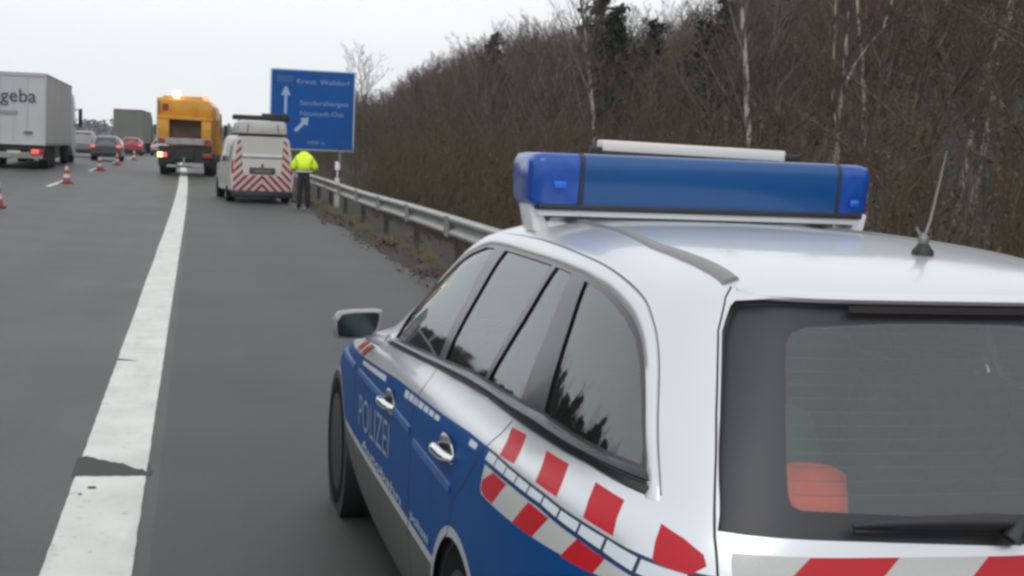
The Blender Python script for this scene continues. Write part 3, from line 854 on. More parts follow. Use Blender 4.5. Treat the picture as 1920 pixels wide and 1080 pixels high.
for sx in (-1, 1):
    for y in (1.27, 4.12):
        wheel(car, (sx * .785, y, .32), side=sx)
        b = MB(); b.lathe([(.352, sx * .885), (.352, sx * .52), (.0, sx * .52)], 28, 'x', (0, y, .30))
        b.build("wheel_housing", M['blackplastic'], car, smooth=40)
MB().box((0, 2.4, .235), (1.5, 4.3, .09), .02).build("underbody", M['blackplastic'], car)

# cabin
b = MB(); b.box((0, 2.2, .42), (1.5, 3.0, .05)); b.box((0, .62, .60), (1.26, 1.0, .04)); b.build("cabin_floor", M['liner'], car)
for x in (-.37, .37):
    for y, nm in ((2.05, 'front'), (1.15, 'rear')):
        st = MB().box((x, y + .22, .56), (.50, .50, .18), .06, seg=3).build("seat", M['seat'], car, smooth=50)
        MB().box((x, y - .05, .86), (.48, .14, .56), .06, Matrix.Rotation(R(14), 3, 'X'), seg=3).build("backrest", M['seat'], st, smooth=50)
        MB().box((x, y - .13, 1.22), (.25, .10, .17), .045, Matrix.Rotation(R(10), 3, 'X'), seg=3).build("headrest", M['seat'], st, smooth=50)
b = MB(); b.prism([(2.95, .62), (2.80, .86), (2.92, .955), (3.35, .945), (3.40, .62)], 'x', -.74, .74, .02); b.build("dashboard", M['dash'], car, smooth=40)
b = MB(); c = Vector((-.37, 2.72, .90)); rot = Matrix.Rotation(R(-62), 3, 'X')
b.tube([c + rot @ Vector((.185 * math.cos(t), .185 * math.sin(t), 0)) for t in np.linspace(0, 2 * math.pi, 29)], .016, 8, cap=False)
b.box(c, (.30, .06, .03), .01, rot); b.tube([c, c + Vector((0, .2, -.06))], .035, 8); b.build("steering_wheel", M['dash'], car, smooth=60)
MB().box((0.02, 2.56, 1.33), (.22, .03, .07), .015).build("inside_mirror", M['blackplastic'], car, smooth=40)

# light bar
BY = 1.945
lb = MB(); lb.box((-.01, BY, 1.513), (1.10, .22, .024), .008, mi=0); lb.box((-.015, BY, 1.530), (1.10, .25, .020), .006, mi=1)
for x in (-.565, .565):
    z0 = float(solve_z(np.array([.50]), np.array([BY]))[0])
    lb.prism([(x - .03 * np.sign(x) - .028, z0 - .02), (x - .03 * np.sign(x) + .028, z0 - .02), (x + .016, 1.535), (x - .016, 1.535)], 'y', BY - .07, BY + .07, .006, mi=0)
bar = lb.build("light_bar", [M['barcarrier'], M['blackplastic']], car, smooth=40)
def lens_ring(x, sy=1., sz=1.):
    r = .034; hy, h = .14 * sy, .085 * sz; zc = 1.613; o = []
    for cy, cz, a0 in ((hy - r, h - r, 0), (-hy + r, h - r, 90), (-hy + r, -h + r * .6, 180), (hy - r, -h + r * .6, 270)):
        for k in range(5):
            a = R(a0 + 22.5 * k); rr = r if a0 < 180 else r * .6
            o.append((x, BY + cy + rr * math.cos(a), zc + cz + rr * math.sin(a)))
    return o
MB().loft([lens_ring(x) for x in (-.424, -.2, 0, .2, .432)]).build("blue_lens", M['lensblue'], bar, smooth=40)
for x0, x1 in ((-.440, -.592), (.448, .558)):
    d = x1 - x0; sg = 1 if d > 0 else -1
    e = MB().loft([lens_ring(x0, .985, .985), lens_ring(x1 - sg * .04, .985, .985), lens_ring(x1 - sg * .014, .95, .93), lens_ring(x1, .80, .74)]).build("end_lens", M['lensend'], bar, smooth=50)
    cx_ = (x0 + x1) / 2 - (.018 if sg > 0 else -.004)
    MB().box((cx_ + .01, BY - .139, 1.600 if sg < 0 else 1.572), (.042 if sg < 0 else .03, .006, .022), .003).build("reflector", M['reflector'], e, smooth=40)  # small bright tab painting a glint onto the lens
for x0, x1 in ((-.439, -.425), (.433, .447)):
    MB().loft([lens_ring(x0, 1.0, .99), lens_ring(x1, 1.0, .99)]).build("lens_divider", mat("divider", (.022, .024, .05), .5), bar, smooth=40)
sp = MB(); sp.box((.0, BY + .06, 1.722), (.64, .07, .036), .006, Matrix.Rotation(R(1.0), 3, 'Y')); sp.box((.345, BY + .09, 1.712), (.06, .13, .022), .004, mi=1); sp.box((-.335, BY + .05, 1.708), (.03, .05, .03), .003, mi=1)
sp.build("message_panel", [M['barwhite'], M['blackplastic']], bar, smooth=40)

# aerial
ax, ay = .150, .766; az = float(solve_z(np.array([ax]), np.array([ay]))[0])
an = MB().lathe([(.028, -.004), (.027, .010), (.017, .022), (.012, .03)], 16, 'z', (ax, ay, az)).build("aerial", M['blackplastic'], car, smooth=50)
b = MB(); b.lathe([(.012, .026), (.015, .038), (.010, .05), (.004, .055)], 12, 'z', (ax, ay, az)); b.tube([(ax, ay, az + .04), (ax + .018, ay + .004, az + .085), (ax + .052, ay + .006, az + .26)], [.0045, .0038, .0018], 6)
b.tube([(ax, ay, az + .04), (ax - .022, ay, az + .068)], [.005, .003], 6); b.build("aerial_whip", M['whip'], an, smooth=50)

def in_car(x, y, z): return car.matrix_basis @ Vector((x, y, z))
car_m = Matrix.Translation((1.64, 2.4375, 0)) @ Matrix.Rotation(R(1.2), 4, 'Z')
b = MB()
def sack(c, s, seed, amp=.10, n=3):
    bm = bmesh.new(); bmesh.ops.create_cube(bm, size=1); bmesh.ops.subdivide_edges(bm, edges=bm.edges[:], cuts=5, use_grid_fill=True)
    r = random.Random(seed); ph = [r.uniform(0, 6) for _ in range(6)]
    for v in bm.verts:
        p = v.co; L_ = max(abs(p.x), abs(p.y), abs(p.z)) / max(1e-6, p.length); k = .72 * L_ * 1.2 + .28 * .62 / .5 * 1
        q = p.normalized() * .62
        p = p.lerp(q, .5)
        wv = 1 + amp * (math.sin(p.x * 9 + ph[0]) * math.sin(p.z * 8 + ph[1]) + .6 * math.sin(p.y * 11 + ph[2] + p.z * 5))
        if p.z < -.3: wv = 1
        v.co = (p.x * s[0] * wv, p.y * s[1] * wv, max(p.z, -.45) * s[2] * (wv if p.z > 0 else 1))
    bmesh.ops.translate(bm, vec=c, verts=bm.verts); return MB().bm(bm)
gbg = sack((0, 0, .45 * .56), (.42, .58, .56), 3, .07).build("kit_bag", M['greenbag'], smooth=60)
gbg.matrix_world = car_m @ Matrix.Translation((-.44, .70, .622))
tag(gbg, "dark green bag standing behind the rear side window of the police car", "bag")
obg = sack((0, 0, .45 * .43), (.30, .26, .43), 8, .08).build("safety_vest_bag", M['orangebag'], smooth=60)
obg.matrix_world = car_m @ Matrix.Translation((-.39, .385, .622))
tag(obg, "orange bag seen through the rear window of the police car", "bag")

# ------------------------------------------------------------------ other vehicles
M['vanwhite'] = mat("van_white", (.52, .50, .47), .4, 0, .3, noise=(2.5, .10, 5))
M['vanglass'] = mat("van_foil_window", (.46, .45, .41), .3, 0, .3)
M['chevred'] = mat("chevron_red", (.27, .022, .032), .5, noise=(8, .15, 3))
M['chevwhite'] = mat("chevron_white", (.50, .46, .44), .5)
M['darkglass'] = mat("dark_vehicle_glass", (.02, .023, .026), .08, 0, .5, .02)
M['municipal'] = mat("municipal_orange", (.66, .30, .012), .45, 0, .25, noise=(1.6, .12, 5))
M['rust'] = mat("salt_stained_steel", (.095, .055, .038), .8, noise=(3, .35, 6))
M['steel'] = mat("galvanised_steel", (.36, .36, .36), .5, .55, noise=(2, .15, 5))
M['chassis'] = mat("chassis_black", (.022, .022, .023), .7, noise=(4, .3, 4))
M['cream'] = mat("cream_panel", (.50, .45, .34), .5)
M['truckwhite'] = mat("truck_white", (.52, .52, .53), .45, 0, .2, noise=(.8, .07, 5))
M['truckshade'] = mat("truck_white_shaded", (.34, .335, .345), .6, noise=(.7, .10, 5))  # white lorry's long sides: their shade is put into a greyer white
M['trailergreen'] = mat("trailer_grey_green", (.155, .165, .145), .6, noise=(.6, .08, 4))
M['lampred'] = mat("lit_tail_lamp", (.5, .02, .02), .3, emit=((1.0, .13, .14), 1.1))
M['lampdim'] = mat("tail_lamp", (.28, .012, .018), .3, emit=((1, .05, .06), .08))
M['lamporange'] = mat("lit_indicator", (.8, .4, .1), .3, emit=((1.0, .68, .30), 2.6))
M['lampamber'] = mat("amber_lamp", (.5, .14, .02), .3, emit=((1.0, .35, .10), .35))
M['beacon'] = mat("lit_beacon", (.9, .6, .2), .3, emit=((1.0, .83, .50), 6.0))
M['beaconpink'] = mat("amber_beacon", (.8, .4, .25), .3, emit=((1.0, .55, .38), .7))
M['text'] = mat("dark_lettering", (.03, .033, .045), .5)
M['plate'] = mat("number_plate", (.6, .6, .56), .5)
M['blackrub'] = M['rubber']

def simple_wheel(parent, loc, r, w, side):
    h = w / 2; b = MB()
    b.lathe([(r * .62, -h), (r * .95, -h), (r, -h * .75), (r, h * .75), (r * .95, h), (r * .62, h)], 24, 'x', loc)
    t = b.build("wheel", M['rubber'], parent, smooth=40)
    c = MB(); o = side * h
    c.lathe([(r * .64, o * .8), (r * .55, o * .55), (r * .25, o * .45), (r * .22, o * .95), (0, o * .98)], 20, 'x', loc)
    c.build("rim", M['rim'], t, smooth=40)

def tilted(yz): return yz
# ---- white road-service van with a chevron tail (origin: rear centre on the ground, +y forward)
van = thing("service_van", "white service van with red and white chevron tail parked beside the guardrail", "van", (1.88, 41.4, zroad(2, 41)), R(4.5))
def vring(y, z0, z1, wb, wm, wt, lean=0.):
    P = [(wb * .93, z0), (wb, z0 + .06), (wm, .62), (wm, .95), (wm - .03, 1.15), (wt + .035, z1 - .16), (wt, z1 - .07), (wt - .07, z1 - .015), (wt * .5, z1 + .012), (0, z1 + .016)]
    P = P + [(-x, z) for x, z in P[-2::-1]]
    return [(x, y + lean * max(0, z - .75), z) for x, z in P]
rings = [vring(.02, .34, 1.88, .86, .88, .72, .13), vring(0.06, .32, 1.925, .89, .915, .755, .13), vring(.4, .30, 1.95, .90, .925, .765, .1), vring(2.2, .28, 1.95, .90, .925, .77), vring(3.1, .28, 1.93, .90, .92, .76), vring(3.35, .28, 1.80, .90, .915, .74),
         vring(3.95, .28, 1.22, .89, .90, .80), vring(4.45, .30, 1.08, .86, .88, .76), vring(4.72, .36, .90, .78, .80, .66)]
vb = MB().loft(rings).build("body", M['vanwhite'], van, smooth=35)
YV = lambda z: .02 + .13 * max(0, z - .75)
def rear_patch(name, poly, mats, cls, lines=(), off=.006, parent=None, d=.09):
    V, T, C = cdt(poly, list(lines), d)
    ms = cls(C)
    b = MB()
    P = [(x, YV(z) - off, z) for x, z in V]
    for k in sorted(set(ms)): b.f += [tuple(map(int, t)) for t in T[ms == k]]; b.m += [int(k)] * int((ms == k).sum())
    b.v = P
    return b.build(name, mats, parent, fix=False)
ushape = [(-.83, .36), (.83, .36), (.825, .95), (.70, 1.80), (.60, 1.80), (.56, .95), (.50, .80), (-.50, .80), (-.56, .95), (-.60, 1.80), (-.70, 1.80), (-.825, .95)]
pitch_, wd_ = .235, .118
def chev(C):
    u = np.abs(C[:, 0]) + C[:, 1]
    return ((u % pitch_) < wd_).astype(int)
lines = []
for k in range(-14, 30):
    for q in (k * pitch_, k * pitch_ + wd_):
        # |x| = z + 2.4 - q
        seg_ = [(abs_x, q - abs_x) for abs_x in (0.0, .9)]
        for s in (-1, 1):
            a, b_ = (s * seg_[0][0], seg_[0][1]), (s * seg_[1][0], seg_[1][1])
            if max(a[1], b_[1]) < .3 or min(a[1], b_[1]) > 1.9: continue
            lines.append([a, b_, (b_[0], b_[1] + 1e-5)])
chv = rear_patch("chevron_film", ushape, [M['chevwhite'], M['chevred']], chev, lines, parent=vb)
rear_patch("rear_window", [(-.57, 1.42), (.57, 1.42), (.585, 1.84), (-.585, 1.84)], [M['vanglass']], lambda C: np.zeros(len(C), int), off=.004, parent=vb)
b = MB(); b.prism([(YV(1.36) - .05, 1.31), (YV(1.4) - .055, 1.36), (YV(1.43) - .005, 1.42), (YV(1.3) + .02, 1.30)], 'x', -.57, .57, .008); b.build("window_ledge", M['vanwhite'], vb, smooth=40)
b = MB(); b.box((0, YV(.92) - .012, .93), (.74, .02, .19), .006); b.box((0, YV(1.06) - .012, 1.07), (.06, .02, .14), .006); b.build("plate_recess", mat("plate_recess", (.07, .066, .055), .7), vb)
MB().box((0, YV(.92) - .025, .92), (.50, .006, .10), .002).build("number_plate", mat("dirty_plate", (.14, .13, .11), .6), vb)
b = MB(); b.box((0, .0, .26), (1.76, .16, .20), .04); b.box((0, -.05, .27), (.9, .06, .03), .01, mi=1); b.build("bumper", [M['blackplastic'], M['steel']], van, smooth=40)
for s in (-1, 1): 
    MB().box((s * .855, YV(1.02) + .01, 1.02), (.05, .05, .42), .012).build("tail_lamp", M['lampdim'], van, smooth=40)
    simple_wheel(van, (s * .80, .95, .33), .33, .22, s); simple_wheel(van, (s * .80, 3.87, .33), .33, .22, s)
    b = MB(); b.box((s * .99, 3.25, 1.22), (.16, .10, .24), .03); b.tube([(s * .88, 3.28, 1.15), (s * .97, 3.26, 1.15)], .02, 6); b.build("door_mirror", M['blackplastic'], van, smooth=40)
    V = [(s * .924, .55, 1.18), (s * .924, 1.6, 1.18), (s * .80, 1.6, 1.72), (s * .80, .6, 1.72)]
    b = MB()
    for y0, y1 in ((.45, 1.5), (1.62, 2.5)):
        b.add([(s * (.897 + .012), y0, 1.17), (s * (.897 + .012), y1, 1.17), (s * (.815 + .012), y1 - .03, 1.72), (s * (.815 + .012), y0 + .03, 1.72)], [(0, 1, 2, 3)])
    b.build("side_window", M['darkglass'], vb, fix=False)
# roof box, its rails and the dark folded warning board
for y in (.22, 1.5): MB().box((0, y, 1.965), (1.54, .10, .045), .01).build("roof_rail", M['blackplastic'], van)
b = MB(); b.prism([(-.70, 1.99), (.70, 1.99), (.66, 2.30), (.58, 2.36), (-.58, 2.36), (-.66, 2.30)], 'y', .10, 1.7, .02); rb_ = b.build("roof_box", M['vanwhite'], van, smooth=40)
for s in (-1, 1): MB().tube([(s * .45, .09, 2.02), (s * .42, .085, 2.28)], .02, 6).build("box_bracket", M['steel'], rb_)
b = MB(); b.box((.05, .9, 2.46), (1.68, .12, .15), .03); b.box((.45, .88, 2.50), (.8, .10, .20), .03); b.tube([(-.6, .9, 2.36), (-.6, .9, 2.45)], .03, 8); b.tube([(.6, .9, 2.36), (.6, .9, 2.45)], .03, 8)
b.build("warning_board", M['chassis'], van, smooth=40)

# ---- orange gritting truck
gr = thing("gritting_truck", "orange municipal gritting truck with a lit beacon standing ahead on the edge line", "truck", (-.50, 64.6, zroad(-.3, 65)), R(-5))
b = MB(); b.box((0, 3.2, .80), (.9, 6.2, .24), .02); b.box((0, .2, .66), (2.2, .12, .14), .02, mi=0); b.build("chassis", M['chassis'], gr)
for s in (-1, 1):
    for y in (1.6, 4.6):
        simple_wheel(gr, (s * .98, y, .50), .50, .42 if y < 2 else .30, s)
    b = MB(); b.prism([(s * 1.24 - .28, .62), (s * 1.24 - .0 if s < 0 else s * 1.24 - .28, .62), (s * 1.02, 1.12), (s * .80, 1.12)], 'y', .92, .98) if False else None
    b.tube([(s * 1.0, 1.6 + .62 * math.cos(t), .50 + .62 * math.sin(t)) for t in np.linspace(.25, 2.9, 9)], .01, 4)
    b.box((s * 1.0, .93, .66), (.46, .03, .52), .01)
    b.box((s * 1.0, 1.6, 1.12), (.46, 1.1, .02), .008); b.build("mudguard", M['blackplastic'], gr)
b = MB(); b.box((0, .30, 1.00), (2.30, .25, .62), .03); b.box((0, .12, .95), (.8, .3, .45), .03); b.build("spreader_frame", M['chassis'], gr)
b = MB(); b.lathe([(.33, 0), (.35, .04), (.06, .06), (.06, .40)], 16, 'z', (0.0, -.12, .42)); b.build("spreading_disc", M['steel'], gr, smooth=40)
b = MB(); b.box((0, .10, .43), (1.55, .05, .12), .015); b.box((-.05, .06, .44), (.30, .05, .15), .01, mi=1); b.build("underrun_bar", [M['steel'], mat("bright_plate", (.75, .77, .78), .4)], gr)
b = MB(); b.box((0, .12, 1.53), (2.36, .16, .28), .02); bb = b.build("tail_beam", mat("silver_beam", (.33, .31, .31), .5, noise=(2.2, .25, 4)), gr)
for s in (-1, 1): MB().box((s * 1.0, .032, 1.53), (.30, .012, .22), .003).build("beam_marking", M['chevred'], bb)
# hopper: rear plate with a deep recess, sloping sides
hp = MB()
hp.prism([(-1.20, 1.68), (-1.20, 3.45), (.82, 3.45), (1.16, 3.12), (1.20, 2.55), (1.0, 1.68)], 'y', .55, 4.3, .03)
hp.box((-.95, .34, 2.10), (.50, .46, .86), .02); hp.box((.92, .34, 2.10), (.42, .46, .86), .02)
hp.prism([(-1.20, 2.50), (-1.20, 2.66), (1.18, 2.62), (1.18, 2.46)], 'y', .08, .60, .015)
hp.prism([(-1.16, 2.66), (-1.16, 3.36), (.80, 3.40), (1.12, 3.02), (1.14, 2.64)], 'y', .30, .60, .02)
hp.box((.42, .27, 3.0), (.16, .06, .62), .01); hp.box((-.62, .27, 3.0), (.06, .05, .62), .01); hp.box((-.2, 2.4, 3.50), (1.7, 3.4, .08), .02)
hop = hp.build("hopper", M['municipal'], gr, smooth=35)
MB().box((0, .52, 2.08), (1.45, .08, .84), .01).build("salt_chute", M['rust'], hop)
MB().box((-1.215, .36, 2.56), (.06, .5, 1.74), .015).build("side_panel", M['cream'], hop)
b = MB(); b.box((-.88, .285, 3.02), (.26, .02, .30), .004); b.build("hazard_plate", M['chevred'], hop)
for x, z, m, nm, k in ((-.42, 3.46, 'beacon', 'lit_beacon', 1.25), (.86, 3.34, 'beaconpink', 'amber_beacon', 1.05)):
    b = MB(); b.lathe([(.10 * k, 0), (.10 * k, .06), (.13 * k, .07), (.14 * k, .20), (.08 * k, .28), (0, .29)], 14, 'z', (x, .42, z)); b.build(nm, M[m], gr, smooth=50)
for s in (-1, 1):
    MB().box((s * 1.0, .10, .92), (.50, .10, .24), .02).build("lamp_box", M['blackplastic'], gr)
    if s < 0:
        MB().box((-1.06, .04, .92), (.24, .04, .22), .03).build("lit_indicator", M['lamporange'], gr, smooth=40)
        MB().box((-.84, .04, .92), (.17, .04, .20), .02).build("tail_lamp", M['lampred'], gr, smooth=40)
    else:
        MB().box((1.0, .04, .92), (.40, .04, .16), .02).build("tail_lamp", M['lampdim'], gr, smooth=40)
cb = MB(); cb.prism([(4.55, .9), (4.55, 2.95), (5.9, 2.95), (6.35, 1.9), (6.40, .55), (5.2, .55), (5.1, .9)], 'x', -1.18, 1.18, .05)
cab = cb.build("cab", M['municipal'], gr, smooth=35)
b = MB(); b.add([(-1.0, 5.93, 2.85), (1.0, 5.93, 2.85), (1.05, 6.37, 1.95), (-1.05, 6.37, 1.95)], [(0, 1, 2, 3)]); b.build("windscreen", M['darkglass'], cab, fix=False)
for s in (-1, 1):
    b = MB(); b.add([(s * 1.186, 5.0, 1.9), (s * 1.186, 6.2, 1.9), (s * 1.186, 5.85, 2.75), (s * 1.186, 5.0, 2.75)], [(0, 1, 2, 3)]); b.build("side_window", M['darkglass'], cab, fix=False)
    b = MB(); b.box((s * 1.38, 6.1, 2.05), (.17, .10, .62), .03); b.tube([(s * 1.17, 6.1, 2.35), (s * 1.36, 6.1, 2.38)], .02, 6); b.tube([(s * 1.17, 6.1, 1.75), (s * 1.36, 6.1, 1.78)], .02, 6); b.build("mirror", M['blackplastic'], cab, smooth=40)

# ---- articulated lorries
def lorry(name, label, loc, rz, body_m, side_m, ln=13.6, ht=3.95, lit=True, text=None, tractor_m=None, group=None):
    t = thing(name, label, "lorry", loc, rz, group)
    bx = MB(); bx.box((0, ln / 2, (ht + 1.02) / 2), (2.50, ln, ht - 1.02), .015, mi=0)
    bx.m = []
    # end faces take body_m, long sides side_m: the white lorry's holds painted shade
    for f in bx.f:
        p = np.array([bx.v[i] for i in f]); n = np.cross(p[1] - p[0], p[2] - p[0]); bx.m.append(1 if abs(n[0]) > abs(n[1]) and abs(n[0]) > abs(n[2]) else 0)
    box = bx.build("box_body", [body_m, side_m], t)
    fr = MB()
    for x in (-1.235, 1.235): fr.box((x, -.012, (ht + 1.02) / 2), (.07, .05, ht - 1.0), .01)
    fr.box((0, -.012, ht - .05), (2.40, .05, .10), .01); fr.box((0, -.012, 1.06), (2.40, .05, .10), .01)
    fr.box((0, -.006, 2.4), (.03, .03, 2.6), .004)
    for x in (-.55, .55): fr.tube([(x, -.022, 1.1), (x, -.022, ht - .1)], .012, 6)
    fr.build("door_frame", mat("frame_grey", (.50, .50, .51), .4, noise=(1, .1, 3)) if text else side_m, box)
    tr = MB(); tr.box((0, ln / 2, ht + .012), (2.54, ln + .06, .05), .01)
    for s in (-1, 1): tr.box((s * 1.262, ln / 2, 1.06), (.03, ln, .12), .006)
    tr.build("edge_rail", mat("rail_grey", (.16, .17, .17), .5), box)
    if not text:
        pass
    ch = MB(); ch.box((-.4, ln / 2, .88), (.16, ln - .2, .24)); ch.box((.4, ln / 2, .88), (.16, ln - .2, .24)); ch.box((0, .3, .90), (2.44, .5, .20), .02)
    for s in (-1, 1): ch.box((s * 1.12, 6.4, .68), (.06, 3.0, .5), .02)
    ch.build("chassis", M['chassis'], t)
    b = MB(); b.box((0, .10, .58), (2.30, .10, .26), .02); b.box((0, .03, .70), (.54, .01, .12), .002, mi=1); bmp = b.build("rear_bumper", [mat("bumper_grey", (.30, .30, .26), .5, noise=(3, .3, 4)), M['plate']], t)
    for s in (-1, 1):
        b = MB(); b.box((s * .93, .02, .74), (.52, .08, .20), .03); lb_ = b.build("lamp_housing", M['lampdim'], t, smooth=40)
        if lit:
            MB().box((s * .86, -.028, .75), (.30, .03, .17), .03).build("lit_lamp", M['lampred'], lb_, smooth=40)
            MB().box((s * 1.10, -.028, .75), (.14, .03, .15), .02).build("amber_lamp", M['lampdim'], lb_, smooth=40)
        for y in (2.1, 3.4, 4.7): simple_wheel(t, (s * 1.03, y, .50), .50, .36, s)
        for y in (ln - 1.2, ln + 2.3): simple_wheel(t, (s * 1.0, y, .50), .50, .36, s)
        b = MB(); b.box((s * 1.03, .92 + .55, .62), (.38, .03, .5), .01); b.build("mud_flap", M['blackplastic'], t)
    cb = MB(); cb.prism([(ln + .55, .95), (ln + .55, 3.55), (ln + 1.9, 3.65), (ln + 2.95, 2.9), (ln + 3.1, 1.9), (ln + 3.12, .4), (ln + 2.9, .35), (ln + 1.6, .5)], 'x', -1.23, 1.23, .06)
    cab = cb.build("cab", tractor_m or body_m, t, smooth=35)
    for s in (-1, 1):
        b = MB(); b.box((s * 1.47, ln + 2.85, 2.45), (.20, .14, .95), .05); b.tube([(s * 1.2, ln + 2.85, 2.85), (s * 1.45, ln + 2.85, 2.85)], .03, 6); b.tube([(s * 1.2, ln + 2.85, 2.05), (s * 1.45, ln + 2.85, 2.05)], .03, 6)
        b.build("mirror", M['blackplastic'], cab, smooth=40)
        b = MB(); b.add([(s * 1.236, ln + 2.0, 1.95), (s * 1.236, ln + 3.0, 1.95), (s * 1.236, ln + 2.8, 2.75), (s * 1.236, ln + 2.0, 2.85)], [(0, 1, 2, 3)]); b.build("side_window", M['darkglass'], cab, fix=False)
    if text:
        for tx, sz, x, z in text:
            vs, fs = text_mesh(tx, sz, .004)
            a = max(v[0] for v in vs)
            MB().add([(x - a + v[0], -.034 - v[2], z + v[1]) for v in vs], fs).build("lettering", M['text'], box, fix=False)
        MB().box((.58, -.034, 1.52), (.34, .01, .13), .002).build("sticker", mat("sticker", (.16, .16, .17), .5), box)
        b = MB()
        for k, (x0, x1) in enumerate(((-.9, .05),)): b.box(((x0 + x1) / 2 + .1, -.032, 2.33), (x1 - x0, .008, .16), .002)
        b.build("faded_lettering", mat("faded_grey", (.31, .31, .31), .5), box)
        for x in (-1.0,): pass
    return t
lorry("articulated_lorry", "white box lorry with dark lettering on its rear doors in the left lane", (-7.38, 61.9, zroad(-7.3, 62)), R(.3), M['truckwhite'], M['truckshade'], text=[("geba", .78, .88, 2.78)])
lorry("articulated_lorry", "distant grey green lorry in the middle lane beyond the gritting truck", (-6.0, 132, zroad(-6, 132)), R(-1.6), M['trailergreen'], M['trailergreen'], tractor_m=M['chassis'])

# ---- cars in the queue
def queue_car(label, loc, rz, paint, lit, tall=1.48):
    t = thing("queueing_car", label, "car", loc, rz, "cars queueing in the left lanes")
    def ring(y, z0, z1, w, wt, zb): 
        P = [(w * .92, z0), (w, z0 + .12), (w, zb - .1), (w - .03, zb), (wt + .02, z1 - .08), (wt - .06, z1 - .01), (0, z1 + .02)]
        return [(x, y, z) for x, z in P + [(-x, z) for x, z in P[-2::-1]]]
    k = tall / 1.48
    rs = [ring(.0, .36, .86, .80, .62, .80), ring(.10, .28, .96, .87, .66, .88), ring(.28, .26, 1.10 * k, .88, .64, .94), ring(.75, .24, 1.43 * k, .89, .60, .95), ring(1.6, .22, 1.48 * k, .89, .60, .95), ring(2.4, .22, 1.44 * k, .89, .60, .94),
          ring(3.2, .22, 1.02, .89, .66, .93), ring(4.0, .24, .86, .87, .6, .8), ring(4.35, .34, .68, .78, .5, .62)]
    bo = MB().loft(rs).build("body", paint, t, smooth=35)
    b = MB(); b.add([(-.66, .185, 1.0), (.66, .185, 1.0), (.54, .62, 1.36 * k), (-.54, .62, 1.36 * k)], [(0, 1, 2, 3)]); b.v = [(x, y - .012, z + .012) for x, y, z in b.v]; b.build("rear_window", M['darkglass'], bo, fix=False)
    for s in (-1, 1):
        MB().box((s * .72, .055, .84), (.24, .10, .17), .03).build("tail_lamp", M['lampred'] if lit else M['lampdim'], t, smooth=40)
        simple_wheel(t, (s * .77, .85, .31), .31, .2, s); simple_wheel(t, (s * .77, 3.45, .31), .31, .2, s)
        b = MB(); b.add([(s * .885, .8, .98), (s * .885, 2.9, .98), (s * .70, 2.3, 1.34 * k), (s * .70, .95, 1.34 * k)], [(0, 1, 2, 3)]); b.build("side_window", M['darkglass'], bo, fix=False)
    MB().box((0, .0, .42), (1.66, .16, .24), .05).build("bumper", M['blackplastic'], t, smooth=40)
    MB().box((0, .02, .74), (.52, .02, .11), .003).build("number_plate", M['plate'], t)
queue_car("dark grey queueing car between the white lorry and the distant lorry", (-5.15, 86, zroad(-5.2, 86)), 0, mat("car_dark_grey", (.075, .08, .09), .3, .3, .5), True)
queue_car("grey queueing van-like car half hidden ahead of the white lorry", (-7.25, 96, zroad(-7, 96)), 0, mat("car_pale", (.20, .20, .20), .35, .2, .5), True, 1.7)
queue_car("red queueing car close behind the distant grey green lorry", (-5.2, 120, zroad(-5.2, 120)), 0, mat("car_red", (.30, .02, .03), .35, 0, .5), True)
queue_car("silver queueing car in the lane beside the distant lorry", (-3.0, 128, zroad(-3, 128)), 0, mat("car_silver", (.36, .36, .37), .35, .4, .5), True)

# ---- traffic cones along the closed lane
M['cone'] = mat("cone_orange_red", (.36, .05, .045), .55); M['conewhite'] = mat("cone_sleeve", (.62, .60, .60), .5); M['conebase'] = mat("cone_foot", (.22, .02, .02), .8)
def make_cone():
    t = thing("traffic_cone", "", "traffic cone", (0, 0, 0), 0, "traffic cones along the closed lane")
    MB().box((0, 0, .025), (.42, .42, .05), .02).build("foot", M['conebase'], t, smooth=40)
    h = .75; r = lambda z: .15 - (.15 - .032) * (z - .05) / (h - .05)
    MB().lathe([(r(.05), .05), (r(.18), .18), (r(.36), .36), (r(.52), .52), (r(.66), .66), (.032, h), (.022, h + .004)], 20).build("cone_body", M['cone'], t, smooth=50)
    b = MB()
    for z0, z1 in ((.22, .36), (.52, .66)): b.lathe([(r(z0) + .003, z0), (r(z1) + .003, z1)], 20)
    b.build("reflective_sleeve", M['conewhite'], t, smooth=50)
    return t
cone0 = make_cone()
cones = [(-4.26, 32.9, "traffic cone nearest the camera, cut off by the left picture edge"), (-4.24, 49.9, "traffic cone on the lane dash in front of the white lorry's right side"),
         (-4.20, 66, "traffic cone in front of the dark grey queueing car's left lamp"), (-4.02, 77.0, "traffic cone in front of the dark grey queueing car's right lamp"),
         (-3.9, 95, "farthest small traffic cone, before the distant grey green lorry")]
for i, (x, y, lab) in enumerate(cones):
    if i == 0: c = cone0
    else:
        c = cone0.copy(); COL.objects.link(c)
        for ch in cone0.children:
            d = ch.copy(); COL.objects.link(d); d.parent = c
    c.scale = (.9, .9, .88); c.location = (x, y, zroad(x, y)); c.rotation_euler = (0, 0, .3 * i); c['label'] = lab

